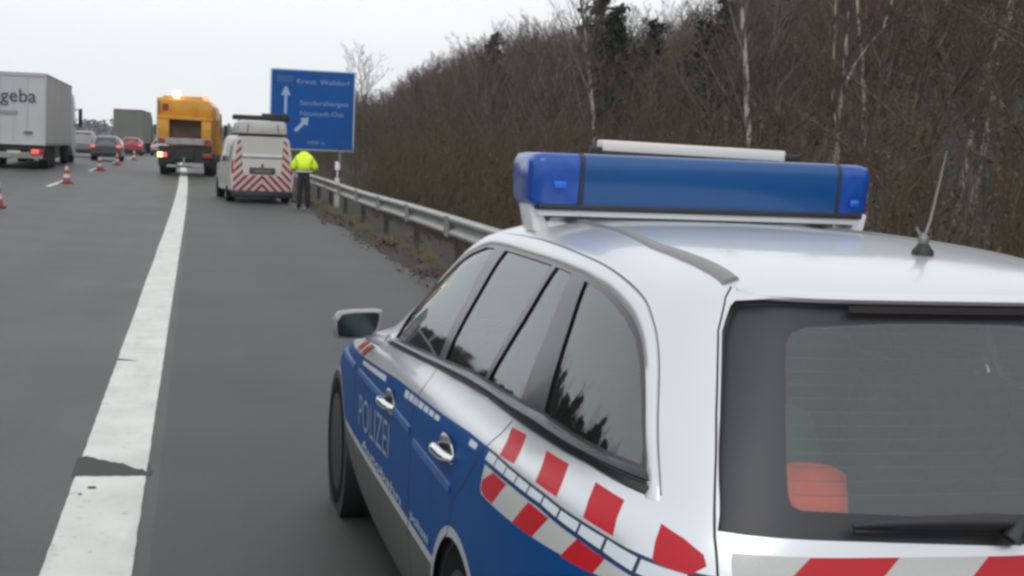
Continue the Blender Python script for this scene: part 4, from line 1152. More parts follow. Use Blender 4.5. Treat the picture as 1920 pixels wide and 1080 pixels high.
# ---- blue direction sign
sg = thing("motorway_sign", "large blue motorway direction sign with white arrows on posts behind the guardrail", "sign", (5.84, 74.0, zground(6.0, 74) - .06), R(2))
zb = 1.58 - zground(6.0, 74); zt = 5.72 - zground(6, 74); hw = 2.19
b = MB(); b.box((0, 0, (zb + zt) / 2), (2 * hw, .06, zt - zb), .02); face = b.build("sign_panel", mat("sign_edge", (.55, .60, .70), .5), sg)
MB().box((0, -.036, (zb + zt) / 2), (2 * hw - .14, .012, zt - zb - .14), .004).build("blue_face", mat("sign_blue", (.0005, .085, .345), .6, spec=.2, noise=(1.2, .10, 3)), face)
M['signwhite'] = mat("sign_white", (.36, .48, .68), .5); M['signtext'] = mat("sign_lettering", (.24, .36, .60), .5)
def sx_(px): return (px - 585) / 78.5 * hw * .995
def sz_(py): return zt - (py - 133) / 153 * (zt - zb)
def sign_text(tx, x0, x1, zbase, size, m):
    vs, fs = text_mesh(tx, size, .003); a = max(v[0] for v in vs); k = (x1 - x0) / a
    MB().add([(x0 + v[0] * k, -.046 - v[2], zbase + v[1]) for v in vs], fs).build("lettering", m, face, fix=False)
sign_text("Kreuz", sx_(554), sx_(590), sz_(160), .36, M['signtext'])
sign_text("Walldorf", sx_(597), sx_(653), sz_(160), .36, M['signtext'])
sign_text("Sandersbergen", sx_(561), sx_(651), sz_(200), .34, M['signtext'])
sign_text("Neustadt-Ost", sx_(561), sx_(643), sz_(220), .34, M['signtext'])
sign_text("1000 m", sx_(576), sx_(610), sz_(274), .26, M['signtext'])
b = MB(); b.box((sx_(533), -.05, sz_(152)), (.85, .008, .34), .002); b.build("route_shield", mat("shield_blue", (.03, .11, .30), .5), face)
b = MB(); cx_ = sx_(535)
b.add([(cx_ - .07, -.05, sz_(218)), (cx_ + .07, -.05, sz_(218)), (cx_ + .07, -.05, sz_(180)), (cx_ - .07, -.05, sz_(180))], [(0, 1, 2, 3)])
b.add([(cx_ - .24, -.05, sz_(183)), (cx_ + .24, -.05, sz_(183)), (cx_ + .06, -.05, sz_(167)), (cx_ - .06, -.05, sz_(167))], [(0, 1, 2, 3)])
def P(px, py): return (sx_(px), -.05, sz_(py))
b.add([P(562, 226), P(578, 223), P(576, 240), P(571, 236), P(556, 252), P(551, 248), P(566, 231)], [(0, 1, 2, 3, 4, 5, 6)])
b.build("arrow", M['signwhite'], face, fix=False)
for x in (-1.5, 1.5):
    MB().tube([(x, .12, -.25), (x, .12, zt - .2)], .085, 10).build("post", M['steel'], sg, smooth=60)
b = MB()
for z in (zb + .5, zt - .6): b.box((0, .06, z), (2 * hw - .3, .06, .08), .005)
b.build("cross_rail", M['steel'], sg)

# ---- guardrail
gd = thing("guardrail", "long galvanised steel guardrail on posts along the verge", "guardrail", (3.66, 0, 0))
prof = [(.0, .435), (-.008, .45), (-.075, .475), (-.083, .50), (-.075, .525), (-.012, .565), (-.004, .595), (-.012, .625), (-.075, .665), (-.083, .69), (-.075, .715), (-.008, .74), (0, .755), (.006, .752)]
b = MB(); V, F = [], []
gy = np.r_[np.arange(-24, 110, 2.0), np.arange(110, 200, 5)]
for y in gy:
    for x, z in prof: V.append((x, y, z + .04 + zground(3.6, y) + .02 * math.sin(y * .35) * .5))
n = len(prof)
F = [(j * n + k, j * n + k + 1, j * n + n + k + 1, j * n + n + k) for j in range(len(gy) - 1) for k in range(n - 1)]
b.add(V, F).build("rail_beam", mat("zinc_rail", (.35, .345, .335), .48, .35, noise=(1.3, .16, 6)), gd, smooth=40)
jt0 = MB().box((0, 0, 0), (.008, .34, .30), .003).build("rail_joint", M['steel'], gd)
for i, y in enumerate(np.arange(-20, 130, 4.0)):
    q = jt0 if i == 0 else jt0.copy()
    if i: COL.objects.link(q)
    q.location = (-.086, y + .25, .635 + zground(3.6, y))
post0 = None
for i, y in enumerate(np.arange(-20, 130, 4.0)):
    z = zground(3.7, y)
    if post0 is None:
        q = MB(); q.box((0, -.05, .33), (.10, .006, .84)); q.box((0, .05, .33), (.10, .006, .84)); q.box((.047, 0, .33), (.006, .094, .84)); q.box((-.04, 0, .60), (.07, .10, .10), .01)
        post0 = q.build("post", mat('weathered_post', (.080, .070, .058), .8, noise=(5, .3, 4)), gd); p_ = post0
    else:
        p_ = post0.copy(); COL.objects.link(p_)
    p_.location = (.075, y, z)

# ---- marker post standing behind the guardrail
mk = thing("delineator_post", "white roadside marker post with dark band standing behind the guardrail", "marker post", (3.86, 39.6, zground(3.86, 39.6)), R(-6))
b = MB(); b.prism([(-.075, 0), (-.03, -.06), (.03, -.06), (.075, 0), (.0, .055)], 'z', -.15, 1.34, .006); 
for i, v in enumerate(b.v):
    if v[2] > 1.2: b.v[i] = (v[0], v[1], v[2] - max(0, v[0]) * .9)
b.build("post_body", mat("marker_white", (.72, .73, .71), .45), mk, smooth=40)
b = MB(); b.prism([(-.077, 0), (-.031, -.063), (.031, -.063), (.077, 0), (.0, .058)], 'z', .90, 1.10); b.build("dark_band", M['blackplastic'], mk)
MB().box((0, -.066, 1.0), (.045, .006, .16), .002).build("reflector", M['barwhite'], mk)

# ---- person bending forward beside the van, seen from behind
def skinned(name, joints, bones, mats, parent=None, root=0, sub=2):
    me = bpy.data.meshes.new(name); me.from_pydata([j[0] for j in joints], bones, [])
    o = link(name, me, parent)
    sk = o.modifiers.new("skin", 'SKIN'); sk.use_smooth_shade = True; sk.branch_smoothing = .6
    if not me.skin_vertices: 
        bm = bmesh.new(); bm.from_mesh(me); bm.verts.layers.skin.verify(); bm.to_mesh(me); bm.free()
    for i, j in enumerate(joints):
        r = j[1]; me.skin_vertices[0].data[i].radius = r if hasattr(r, '__len__') else (r, r); me.skin_vertices[0].data[i].use_root = (i == root)
    o.modifiers.new("sub", 'SUBSURF').levels = sub; o.modifiers["sub"].render_levels = sub
    me.materials.append(mats)
    dg = bpy.context.evaluated_depsgraph_get(); ev = bpy.data.meshes.new_from_object(o.evaluated_get(dg))
    o.modifiers.clear(); o.data = ev; ev.name = name
    return o
skin = mat("skin", (.42, .24, .17), .55); trouser = mat("navy_trousers", (.018, .018, .026), .85, noise=(14, .3, 3))
hivis = mat("hi_vis_yellow", (.70, .93, .03), .7, noise=(9, .08, 3)); hair = mat("dark_hair", (.02, .016, .013), .7)
J = [((0, 0, .95), (.15, .11)), ((0, .10, 1.12), (.14, .11)), ((0, .26, 1.29), (.16, .12)), ((0, .38, 1.40), (.07, .07)), ((0, .47, 1.42), (.085, .095)), ((0, .56, 1.40), (.085, .10)),
     ((-.09, 0, .88), (.12, .12)), ((-.10, .015, .50), (.088, .09)), ((-.11, -.02, .12), (.07, .075)), ((-.125, .10, .045), (.045, .04)), ((-.13, .17, .035), (.04, .03)),
     ((.09, 0, .88), (.12, .12)), ((.10, .015, .50), (.088, .09)), ((.11, -.02, .12), (.07, .075)), ((.12, .10, .045), (.045, .04)), ((.125, .17, .035), (.04, .03)),
     ((-.21, .30, 1.33), (.065, .065)), ((-.315, .22, 1.10), (.048, .048)), ((-.22, .46, 1.02), (.036, .036)), ((-.16, .53, 1.01), (.030, .035)),
     ((.21, .30, 1.33), (.065, .065)), ((.315, .22, 1.10), (.048, .048)), ((.22, .46, 1.02), (.036, .036)), ((.16, .53, 1.01), (.030, .035))]
Bn = [(0, 1), (1, 2), (2, 3), (3, 4), (4, 5), (0, 6), (6, 7), (7, 8), (8, 9), (9, 10), (0, 11), (11, 12), (12, 13), (13, 14), (14, 15), (2, 16), (16, 17), (17, 18), (18, 19), (2, 20), (20, 21), (21, 22), (22, 23)]
for s, base in ((-1, 19), (1, 23)):
    hx, hy, hz_ = J[base][0]
    for k, (dx, dy, dz) in enumerate(((-.030, .085, -.02), (-.010, .095, -.025), (.010, .090, -.03), (.028, .075, -.03))):
        J.append(((hx + s * -.0 + dx, hy + dy * .55, hz_ + dz * .6), (.010, .010))); Bn.append((base, len(J) - 1))
        J.append(((hx + dx * 1.05, hy + dy, hz_ + dz * 1.8), (.008, .008))); Bn.append((len(J) - 2, len(J) - 1))
    J.append(((hx - s * .05, hy + .04, hz_ + .01), (.011, .011))); Bn.append((base, len(J) - 1))
pers = skinned("person", J, Bn, trouser)
pers.data.materials.append(skin)
for p in pers.data.polygons:
    c = p.center
    if (c.z > 1.30 and c.y > .40 and abs(c.x) < .14) or (abs(c.x) < .26 and c.y > .47 and c.z < 1.2 and c.z > .9): p.material_index = 1
pers.location = (2.86, 38.6, zroad(2.8, 38.6)); pers.rotation_euler = (0, 0, R(-4))
tag(pers, "person in bright yellow jacket and dark trousers bending forward behind the white van", "person")
JJ = [((0, .0, 1.03), (.21, .16)), ((0, .09, 1.18), (.235, .19)), ((0, .22, 1.34), (.245, .20)), ((0, .34, 1.44), (.19, .16)), ((0, .44, 1.46), (.135, .13)),
      ((-.20, .24, 1.30), (.13, .13)), ((-.315, .20, 1.10), (.095, .095)), ((-.22, .44, 1.04), (.06, .06)),
      ((.20, .24, 1.30), (.13, .13)), ((.315, .20, 1.10), (.095, .095)), ((.22, .44, 1.04), (.06, .06))]
jk = skinned("jacket", JJ, [(0, 1), (1, 2), (2, 3), (3, 4), (2, 5), (5, 6), (6, 7), (2, 8), (8, 9), (9, 10)], hivis, pers)
b = MB(); b.lathe([(.236, -.025), (.240, 0), (.242, .025)], 24, 'z', (0, .05, 1.02)); b.v = [(x, (y - .05) * .82 + .045, z) for x, y, z in b.v]; b.build("reflective_strip", mat("reflective_strip", (.62, .64, .60), .4), jk, smooth=60)
bm = bmesh.new(); bmesh.ops.create_uvsphere(bm, u_segments=16, v_segments=12, radius=.105); bmesh.ops.translate(bm, vec=(0, .54, 1.42), verts=bm.verts)
MB().bm(bm).build("hair", hair, pers, smooth=60)

# ------------------------------------------------------------------ trees and undergrowth
M['bark'] = mat("brown_bark", (.13, .10, .08), .9, noise=(6, .3, 5))
M['barkgrey'] = mat("grey_bark", (.16, .135, .115), .9, noise=(6, .3, 5))
M['twigs'] = mat("bare_twigs", (.110, .074, .054), .9)
M['twigs_red'] = mat("reddish_twigs", (.112, .070, .058), .9)
M['twigs_green'] = mat("mossy_twigs", (.098, .072, .046), .9)
M['needles'] = mat("dark_needles", (.020, .028, .018), .9)
M['deadleaf'] = mat("dead_beech_leaf", (.105, .060, .032), .85)
M['drygrass'] = mat("dry_grass", (.23, .20, .12), .9)
def birch_bark():
    m = mat("birch_bark", (.40, .34, .30), .75)
    n, l = m.node_tree.nodes, m.node_tree.links
    t = n.new("ShaderNodeTexCoord"); q = n.new("ShaderNodeMapping"); q.inputs['Scale'].default_value = (4, 4, 1.3)
    x = n.new("ShaderNodeTexNoise"); x.inputs['Scale'].default_value = 2.2; x.inputs['Detail'].default_value = 6
    r = n.new("ShaderNodeValToRGB"); r.color_ramp.elements[0].position = .42; r.color_ramp.elements[0].color = (.06, .05, .045, 1)
    r.color_ramp.elements[1].position = .56; r.color_ramp.elements[1].color = (.48, .41, .36, 1)
    l.new(t.outputs['Object'], q.inputs[0]); l.new(q.outputs[0], x.inputs['Vector']); l.new(x.outputs['Fac'], r.inputs[0]); l.new(r.outputs[0], n['Principled BSDF'].inputs['Base Color'])
    return m
M['birch'] = birch_bark()

def seg_tubes(A, B, ra, rb, n):
    """many separate tapered tubes at once"""
    A, B, ra, rb = np.array(A), np.array(B), np.array(ra), np.array(rb)
    d = B - A; d /= np.maximum(np.linalg.norm(d, axis=1, keepdims=True), 1e-9)
    ref = np.where(np.abs(d[:, 2:3]) < .9, np.array([[0, 0, 1.]]), np.array([[1., 0, 0]]))
    u = np.cross(d, ref); u /= np.linalg.norm(u, axis=1, keepdims=True); v = np.cross(u, d)
    k = np.arange(n) * 2 * np.pi / n
    off = u[:, None] * np.cos(k)[None, :, None] + v[:, None] * np.sin(k)[None, :, None]
    V = np.concatenate([A[:, None] + off * ra[:, None, None], B[:, None] + off * rb[:, None, None]], 1).reshape(-1, 3)
    i = np.arange(len(A))[:, None] * 2 * n; a = np.arange(n)[None]; b = (a + 1) % n
    F = np.stack([i + a, i + b, i + n + b, i + n + a], -1).reshape(-1, 4)
    return V, F
def np_mesh(name, parts, mats, parent=None, smooth=False):
    """parts: list of (V, F, material index); F is an array of quads or triangles"""
    me = bpy.data.meshes.new(name or "tree")
    nv = sum(len(V) for V, _, _ in parts); 
    allV = np.concatenate([V for V, _, _ in parts]); loops, starts, mis = [], [], []; off = 0; lo = 0
    for V, F, k in parts:
        F = np.array(F); loops.append((F + off).ravel()); starts.append(lo + np.arange(len(F)) * F.shape[1]); mis.append(np.full(len(F), k)); off += len(V); lo += F.size
    loops = np.concatenate(loops).astype(np.int32); starts = np.concatenate(starts).astype(np.int32); mis = np.concatenate(mis).astype(np.int32)
    me.vertices.add(nv); me.vertices.foreach_set('co', allV.astype(np.float32).ravel())
    me.loops.add(len(loops)); me.loops.foreach_set('vertex_index', loops)
    me.polygons.add(len(starts)); me.polygons.foreach_set('loop_start', starts)
    for m in (mats if isinstance(mats, (list, tuple)) else [mats]): me.materials.append(m)
    me.polygons.foreach_set('material_index', mis)
    if smooth: me.polygons.foreach_set('use_smooth', np.ones(len(starts), bool))
    me.update(calc_edges=True); me.validate()
    return link(name, me, parent) if name else me

def grow(r, p, d, L, rad, depth, maxd, segs, spread, rise, wob, kids, out, start=.25):
    """one limb as a bent polyline with children; appends (a, b, ra, rb, depth)"""
    n = segs[depth]; pts = [p]; dirs = [d]; q, dd = p.copy(), d.copy()
    for i in range(n):
        dd = dd + r.normal(0, wob, 3) + np.array([0, 0, rise[min(depth, len(rise) - 1)]]); dd /= np.linalg.norm(dd)
        q = q + dd * L / n; pts.append(q); dirs.append(dd)
    taper = lambda t: rad * (1 - .82 * t) + .0028
    for i in range(n): out.append((pts[i], pts[i + 1], taper(i / n), taper((i + 1) / n), depth))
    if depth >= maxd: return
    K = kids[depth]
    for c in range(K):
        t = start + (1 - start) * (c + r.uniform(0, 1)) / K if depth == 0 else .18 + .80 * (c + r.uniform(0, 1)) / K
        f = min(t * n, n - 1e-3); i = int(f); a = pts[i] + (pts[i + 1] - pts[i]) * (f - i)
        ax = r.normal(0, 1, 3); ax -= ax.dot(dirs[i]) * dirs[i]; ax /= np.linalg.norm(ax)
        sp = spread[depth] * r.uniform(.7, 1.25)
        nd = dirs[i] * math.cos(sp) + ax * math.sin(sp)
        ln = L * (.50 if depth == 0 else .46) * (1.12 - .75 * t) * r.uniform(.7, 1.25)
        grow(r, a, nd, ln, max(.004, taper(t) * .55), depth + 1, maxd, segs, spread, rise, wob * 1.15, kids, out)

def tree_meshes(seed, h, rad, kids, spread, rise, wob, start, trunk_depth=1, maxd=3, bark='bark', twig='twigs', lean=0., tw=1.0):
    r = np.random.default_rng(seed); out = []
    grow(r, np.zeros(3), np.array([lean, 0, 1.]) / math.hypot(lean, 1), h, rad, 0, maxd, (9, 4, 3, 2), spread, rise, wob, kids, out, start)
    big = [o for o in out if o[4] == 0]; lim = [o for o in out if 0 < o[4] <= trunk_depth]; sm = [o for o in out if o[4] > trunk_depth]
    def tb(L, n, k=1.):
        return seg_tubes([o[0] for o in L], [o[1] for o in L], [o[2] * k for o in L], [o[3] * k for o in L], n)
    a = tb(big, 8) + (0,); parts = [a]
    if lim: parts.append(tb(lim, 5) + (1,))
    tm = np_mesh(None, parts, [M[bark], M['barkgrey'] if bark == 'birch' else M[bark]], smooth=True)
    cm = np_mesh(None, [tb(sm, 3, tw) + (0,)], M[twig])
    tm.name, cm.name = "trunk", "crown"
    return tm, cm

PR = []   # woodland prototypes: (trunk mesh, crown mesh, height, kind)
KID = (24, 9, 6)
PR.append((*tree_meshes(11, 12.5, .15, KID, (.75, .75, .7), (.03, .06, .04), .07, .22, twig='twigs', tw=1.25), 'a'))
PR.append((*tree_meshes(12, 11.0, .12, KID, (.62, .7, .7), (.05, .08, .05), .06, .16, bark='barkgrey', twig='twigs_red', tw=1.25), 'b'))
PR.append((*tree_meshes(13, 13.5, .17, (26, 9, 6), (.85, .75, .75), (.02, .04, .03), .09, .28, twig='twigs', tw=1.25), 'a'))
PR.append((*tree_meshes(14, 10.0, .10, (24, 9, 6), (.55, .65, .7), (.06, .09, .05), .06, .12, bark='barkgrey', twig='twigs_red', tw=1.25), 'b'))
PR.append((*tree_meshes(15, 9.0, .10, (26, 9, 6), (.8, .8, .75), (.03, .05, .04), .09, .10, twig='twigs_green', tw=1.3), 'c'))
PR.append((*tree_meshes(16, 14.5, .14, (22, 9, 6), (.60, .7, .7), (.05, .07, .05), .05, .35, bark='barkgrey', twig='twigs', tw=1.2), 'a'))

def place_tree(name, tm, cm, x, y, rz, sc, label, cat, group=None, zs=1., z=None):
    t = thing(name, label, cat, (x, y, (zground(x, y) - .08) if z is None else z), rz, group); t.scale = (sc, sc, sc * zs)
    link("trunk", tm, t); link("crown", cm, t)
    return t
BIRCH = ((9.4, 23.0), (14.0, 23.7), (11.9, 23.6), (11.0, 38.5), (13.0, 22.5), (11.0, 23.2))
def hides_birch(x, y, w):
    b, d = math.degrees(math.atan2(x, y)), math.hypot(x, y)
    return any(d < math.hypot(p, q) + .8 and abs(b - math.degrees(math.atan2(p, q))) < w for p, q in BIRCH)
LAB = {'a': ("bare_tree", "bare brown tree standing in the dense roadside wood", "bare brown trees in the wood"),
       'b': ("slender_tree", "slender reddish bare tree standing in the dense roadside wood", "slender reddish trees in the wood"),
       'c': ("mossy_tree", "low mossy green bare tree at the edge of the wood", "mossy green trees in the wood")}
# tree tops as seen against the sky fall away along the road: nearer trees are the taller ones
spots = []
r = np.random.default_rng(5)
def free(x, y, d):
    return all((x - a) ** 2 + (y - b) ** 2 > d * d for a, b in spots)
def want_h(x, y):
    """height that keeps the wood's outline where it stands over the road"""
    b = math.degrees(math.atan2(x, y))
    el = np.interp(b, [5, 6.2, 7.0, 8.2, 9.3, 11.5, 13.5, 16, 18.5, 20.2, 21.5, 24, 34], [1.6, 2.3, 2.0, 3.0, 3.6, 4.6, 5.2, 5.6, 5.8, 6.3, 7.6, 10, 13])
    dist = math.hypot(x, y)
    return CAM_H + dist * math.tan(math.radians(el)) - zground(x, y)
trees_n = 0
cands = []
for row, (x0, x1, n, d) in enumerate(((9.5, 13, 60, 3.0), (13, 19, 110, 3.2), (19, 27, 120, 3.6), (27, 38, 90, 4.4))):
    k = tries = 0
    while k < n and tries < 6000:
        tries += 1
        x = r.uniform(x0, x1); y = x * r.uniform(1.15, 9.0) if r.uniform() < .75 else r.uniform(90, 230)
        b = math.degrees(math.atan2(x, y))
        if y < 8 or y > 240 or b < 4.4 or b > 37 or not free(x, y, d): continue
        if y < 74 and x < 10.5: pass
        if 55 < y < 80 and x < 9.2: continue
        if hides_birch(x, y, 1.3): continue
        wh = want_h(x, y) * r.uniform(.72, 1.03)
        if wh < 3.2: continue
        spots.append((x, y)); cands.append((x, y, wh)); k += 1
for x, y, wh in cands:
    if trees_n >= 290: break
    i = int(r.integers(0, 6))
    if wh < 6.5: i = int(r.choice([3, 4, 1]))
    H = (12.5, 11, 13.5, 10, 9, 14.5)[i]; sc = wh / (H * 1.02)
    hz = min(max(sc, .52), 1.25)
    nm, lab, grp = LAB[PR[i][2]]
    place_tree(nm, PR[i][0], PR[i][1], x, y, r.uniform(0, 6.28), hz, lab, "tree", grp, zs=sc / hz); trees_n += 1

# single trees that stand out
bt1 = tree_meshes(31, 8.6, .085, (16, 7, 4), (.5, .6, .6), (.05, .04, .02), .045, .42, bark='birch', twig='twigs_red')
bt2 = tree_meshes(32, 9.0, .075, (14, 7, 4), (.5, .6, .6), (.05, .03, .02), .05, .45, bark='birch', twig='twigs_red', lean=-.03)
bt3 = tree_meshes(33, 9.5, .070, (14, 7, 4), (.5, .6, .6), (.05, .04, .02), .05, .5, bark='birch', twig='twigs_red', lean=.08)
def birch(meshes, x, y, rz, sc, label): return place_tree("birch_tree", *meshes, x, y, rz, sc, label, "tree", "pale birches at the edge of the wood")
birch(bt2, 9.4, 23.0, 3.0, .84, "pale birch rising above the middle of the light bar")
birch(bt3, 14.0, 23.7, .1, .92, "leaning pale birch at the far right edge of the wood")
birch(bt2, 11.9, 23.6, 2.2, .72, "thin pale birch just right of the forked birch")
birch(bt1, 11.0, 38.5, 1.2, .8, "pale birch farther back above the left part of the light bar")
birch(bt3, 13.0, 22.5, .3, .64, "faint leaning birch above the aerial of the police car")
# forked birch
r2 = np.random.default_rng(44); out = []
tr = [(0, 0, 0), (.04, 0, 1.0), (0.05, 0, 2.2), (.09, 0, 2.9), (.13, .0, 3.5)]; rd = (.085, .08, .072, .066, .06)
for i in range(4): out.append((np.array(tr[i]), np.array(tr[i + 1]), rd[i], rd[i + 1], 0))
for pts, rr in (([(.13, 0, 3.5), (.10, 0, 5.0), (.02, .05, 7.2), (-.1, .1, 9.4)], .052), ([(.13, 0, 3.5), (.50, 0, 4.15), (.95, 0, 4.7), (1.3, .1, 6.0), (1.5, .2, 8.2)], .045), ([(.06, 0, 2.4), (-.12, 0, 3.1), (-.18, 0, 5.0), (-.12, .1, 7.0)], .03)):
    n = len(pts) - 1
    for i in range(n):
        a, b_ = np.array(pts[i], float), np.array(pts[i + 1], float); out.append((a, b_, rr * (1 - .7 * i / n), rr * (1 - .7 * (i + 1) / n), 0))
        for k in range(5):
            q = a + (b_ - a) * r2.uniform(); ax = r2.normal(0, 1, 3); ax[2] = abs(ax[2]) + .6; ax /= np.linalg.norm(ax)
            grow(r2, q, ax, r2.uniform(.9, 1.9), .012, 2, 3, (9, 4, 3, 2), (.6, .6, .6), (.03, .03, .02), .07, (10, 9, 5), out)
def tb_(L, n): return seg_tubes([o[0] for o in L], [o[1] for o in L], [o[2] for o in L], [o[3] for o in L], n)
ft = np_mesh(None, [tb_([o for o in out if o[4] == 0], 8) + (0,)], M['birch'], smooth=True); fc = np_mesh(None, [tb_([o for o in out if o[4] > 0], 3) + (0,)], M['twigs_red'])
place_tree("birch_tree", ft, fc, 11.0, 23.2, 0, .84, "forked pale birch with a V of two limbs above the light bar's right end", "tree", "pale birches at the edge of the wood")

# dark conifer on the skyline
def conifer(seed, h, w, n=700):
    r = np.random.default_rng(seed); A, B, ra, rb = [], [], [], []; P0, T = [], []
    for k in range(64):
        z = h * (.30 + .70 * (k + r.uniform()) / 64); L = w * (1 - (z / h - .30) / .76) * r.uniform(.55, 1.1) + .15; a = r.uniform(0, 6.28)
        e = np.array([math.cos(a) * L, math.sin(a) * L, -L * .10 + L * r.uniform(-.1, .25)]); p = np.array([0, 0, z]); A.append(p); B.append(p + e); ra.append(.03); rb.append(.008)
        for j in range(int(34 * L) + 6):
            t = r.uniform(.15, 1.03); c = p + e * t + r.normal(0, .10 + .05 * L, 3) * [1, 1, .8]; P0.append(c)
    P0 = np.array(P0); m = len(P0)
    d1 = r.normal(0, 1, (m, 3)); d1 /= np.linalg.norm(d1, axis=1, keepdims=True); d2 = np.cross(d1, r.normal(0, 1, (m, 3))); d2 /= np.linalg.norm(d2, axis=1, keepdims=True)
    s = r.uniform(.10, .22, (m, 1)); V = np.stack([P0 - d1 * s, P0 + d2 * s * .45, P0 + d1 * s, P0 - d2 * s * .45], 1).reshape(-1, 3)
    F = np.arange(m * 4).reshape(-1, 4)
    tm = np_mesh(None, [seg_tubes([[0, 0, 0], [0, 0, h * .5]], [[0, 0, h * .5], [0, 0, h]], [.16, .10], [.10, .02], 8) + (0,), seg_tubes(A, B, ra, rb, 4) + (0,)], M['bark'], smooth=True)
    cm = np_mesh(None, [(V, F, 0)], M['needles']); return tm, cm
cf = conifer(3, 10.2, 4.4); cf2 = conifer(4, 8.5, 1.5)
place_tree("conifer_tree", *cf, 19.9, 70, 0, 1, "dark bushy conifer standing out on the skyline of the wood", "tree", zs=(CAM_H + 70 * math.tan(R(6.7)) * 1.03 - zground(19.9, 70)) / 10.2)
place_tree("conifer_tree", *cf2, 17.2, 83, 1, 1, "small narrow conifer left of the skyline conifer", "tree", zs=.92)
place_tree("conifer_tree", *cf2, 17.6, 54, 2, .95, "low dark conifer inside the wood above the light bar", "tree", zs=.8)
place_tree("conifer_tree", *cf2, 17.9, 60, .5, 1.1, "dark evergreen inside the wood below the skyline conifer", "tree", zs=.8)
place_tree("conifer_tree", *cf, 19.0, 50, 2.5, .75, "broad dark evergreen inside the wood above the white message panel", "tree", zs=.9)
# hazy single tree beyond the sign
tm_, cm_ = PR[4][0], PR[4][1]
place_tree("lone_tree", tm_, cm_, 17.6, 150, 1.1, 1.15, "pale hazy round tree rising beyond the right edge of the blue sign", "tree", zs=1.04)

# woodland behind the counted trees: one mass of simpler trees climbing the slope
r = np.random.default_rng(77); outA, outB, oa, ob = [], [], [], []
protos = []
for s in range(5):
    out = []; rr = np.random.default_rng(300 + s)
    grow(rr, np.zeros(3), np.array([0, 0, 1.]), 11.5, .11, 0, 2, (5, 3, 2), (.65, .7), (.05, .07, .05), .07, (22, 9), out, .18)
    protos.append((np.array([o[0] for o in out]), np.array([o[1] for o in out]), np.array([o[2] for o in out]) * 1.5, np.array([o[3] for o in out]) * 1.5))
k = 0
while k < 490:
    if k < 420: x = r.uniform(34, 92); y = x * r.uniform(1.1, 7.5)
    else: x = r.uniform(9.5, 40); y = x * r.uniform(.1, 1.05)
    if y > 330: continue
    h = want_h(x, y) if k < 420 else r.uniform(9, 12)
    if h < 3: continue
    sc = min(h * r.uniform(.7, .98), 15) / 12.0; a = r.uniform(0, 6.28); c, s = math.cos(a), math.sin(a); Rm = np.array([[c, -s, 0], [s, c, 0], [0, 0, 1]]) * np.array([max(sc, .6)] * 2 + [sc])[:, None]
    A, B, ra, rb = protos[int(r.integers(0, 5))]; o = np.array([x, y, zground(x, y) - .1])
    outA.append(A @ Rm.T + o); outB.append(B @ Rm.T + o); oa.append(ra); ob.append(rb); k += 1
tag(np_mesh("woodland", [seg_tubes(np.concatenate(outA), np.concatenate(outB), np.concatenate(oa), np.concatenate(ob), 3) + (0,)], M['twigs']), kind='stuff')

# undergrowth: thin upright stems with side shoots along the edge of the wood, and withered leaves
r = np.random.default_rng(21); A, B, ra, rb = [], [], [], []; LP = []
n = 0
while n < 7800:
    x = 4.4 + abs(r.normal(0, 1)) * 3.6 + r.uniform(0, 2.5); y = x * r.uniform(1.1, 8) if r.uniform() < .7 else r.uniform(20, 190)
    b = math.degrees(math.atan2(x, y))
    if b > 36 or b < 2.5 or y < 8 or (66 < y < 76 and x < 9): continue
    if y > 8 and hides_birch(x, y, .55) and r.uniform() < .85: continue
    n += 1
    h = r.uniform(.7, 2.9) * min(1, .35 + (x - 4.2) / 4.5); p = np.array([x, y, zground(x, y) - .05]); q = p + np.array([r.normal(0, .16), r.normal(0, .16), h * .6]); t = q + np.array([r.normal(0, .2), r.normal(0, .2), h * .4])
    w = r.uniform(.006, .013); A += [p, q]; B += [q, t]; ra += [w, w * .7]; rb += [w * .7, w * .3]
    for k in range(5):
        u = r.uniform(.2, 1); s = p + (q - p) * u if r.uniform() < .5 else q + (t - q) * u; e = s + np.array([r.normal(0, .22), r.normal(0, .22), r.uniform(.1, .55)]); A.append(s); B.append(e); ra.append(w * .55); rb.append(w * .25)
        if r.uniform() < (.5 if b > 20 else .16):
            for _ in range(2): LP.append(s + (e - s) * r.uniform(.3, 1.1) + r.normal(0, .06, 3))
tag(np_mesh("undergrowth", [seg_tubes(A, B, ra, rb, 3) + (0,)], M['twigs_green']), kind='stuff')
def leaves(P0, s0, s1, m, name, flat=False, seed=1):
    r = np.random.default_rng(seed); P0 = np.array(P0); k = len(P0); d1 = r.normal(0, 1, (k, 3)); 
    if flat: d1[:, 2] *= .25
    d1 /= np.linalg.norm(d1, axis=1, keepdims=True); e = r.normal(0, 1, (k, 3))
    if flat: e[:, 2] *= .25
    d2 = np.cross(np.cross(d1, e), d1); d2 /= np.linalg.norm(d2, axis=1, keepdims=True)
    s = r.uniform(s0, s1, (k, 1)); V = np.stack([P0 - d1 * s, P0 + d2 * s * .6, P0 + d1 * s, P0 - d2 * s * .6], 1).reshape(-1, 3)
    return tag(np_mesh(name, [(V, np.arange(k * 4).reshape(-1, 4), 0)], m), kind='stuff')
leaves(LP, .018, .042, M['deadleaf'], "withered_leaves")
# fallen leaves on the verge and the shoulder edge
r = np.random.default_rng(9); FL = []
while len(FL) < 5200:
    y = r.uniform(6, 70); x = 3.25 + abs(r.normal(0, .35)) if r.uniform() < .8 else r.uniform(2.75, 3.4)
    if math.sin(y * .8) + .5 * math.sin(y * 2.1) < r.uniform(-1.3, 1.0): continue
    FL.append((x, y, zground(x, y) + r.uniform(.012, .06)))
leaves(FL, .025, .05, mat("fallen_leaf", (.10, .052, .034), .85, noise=(3, .5, 3)), "fallen_leaves", True, 3)
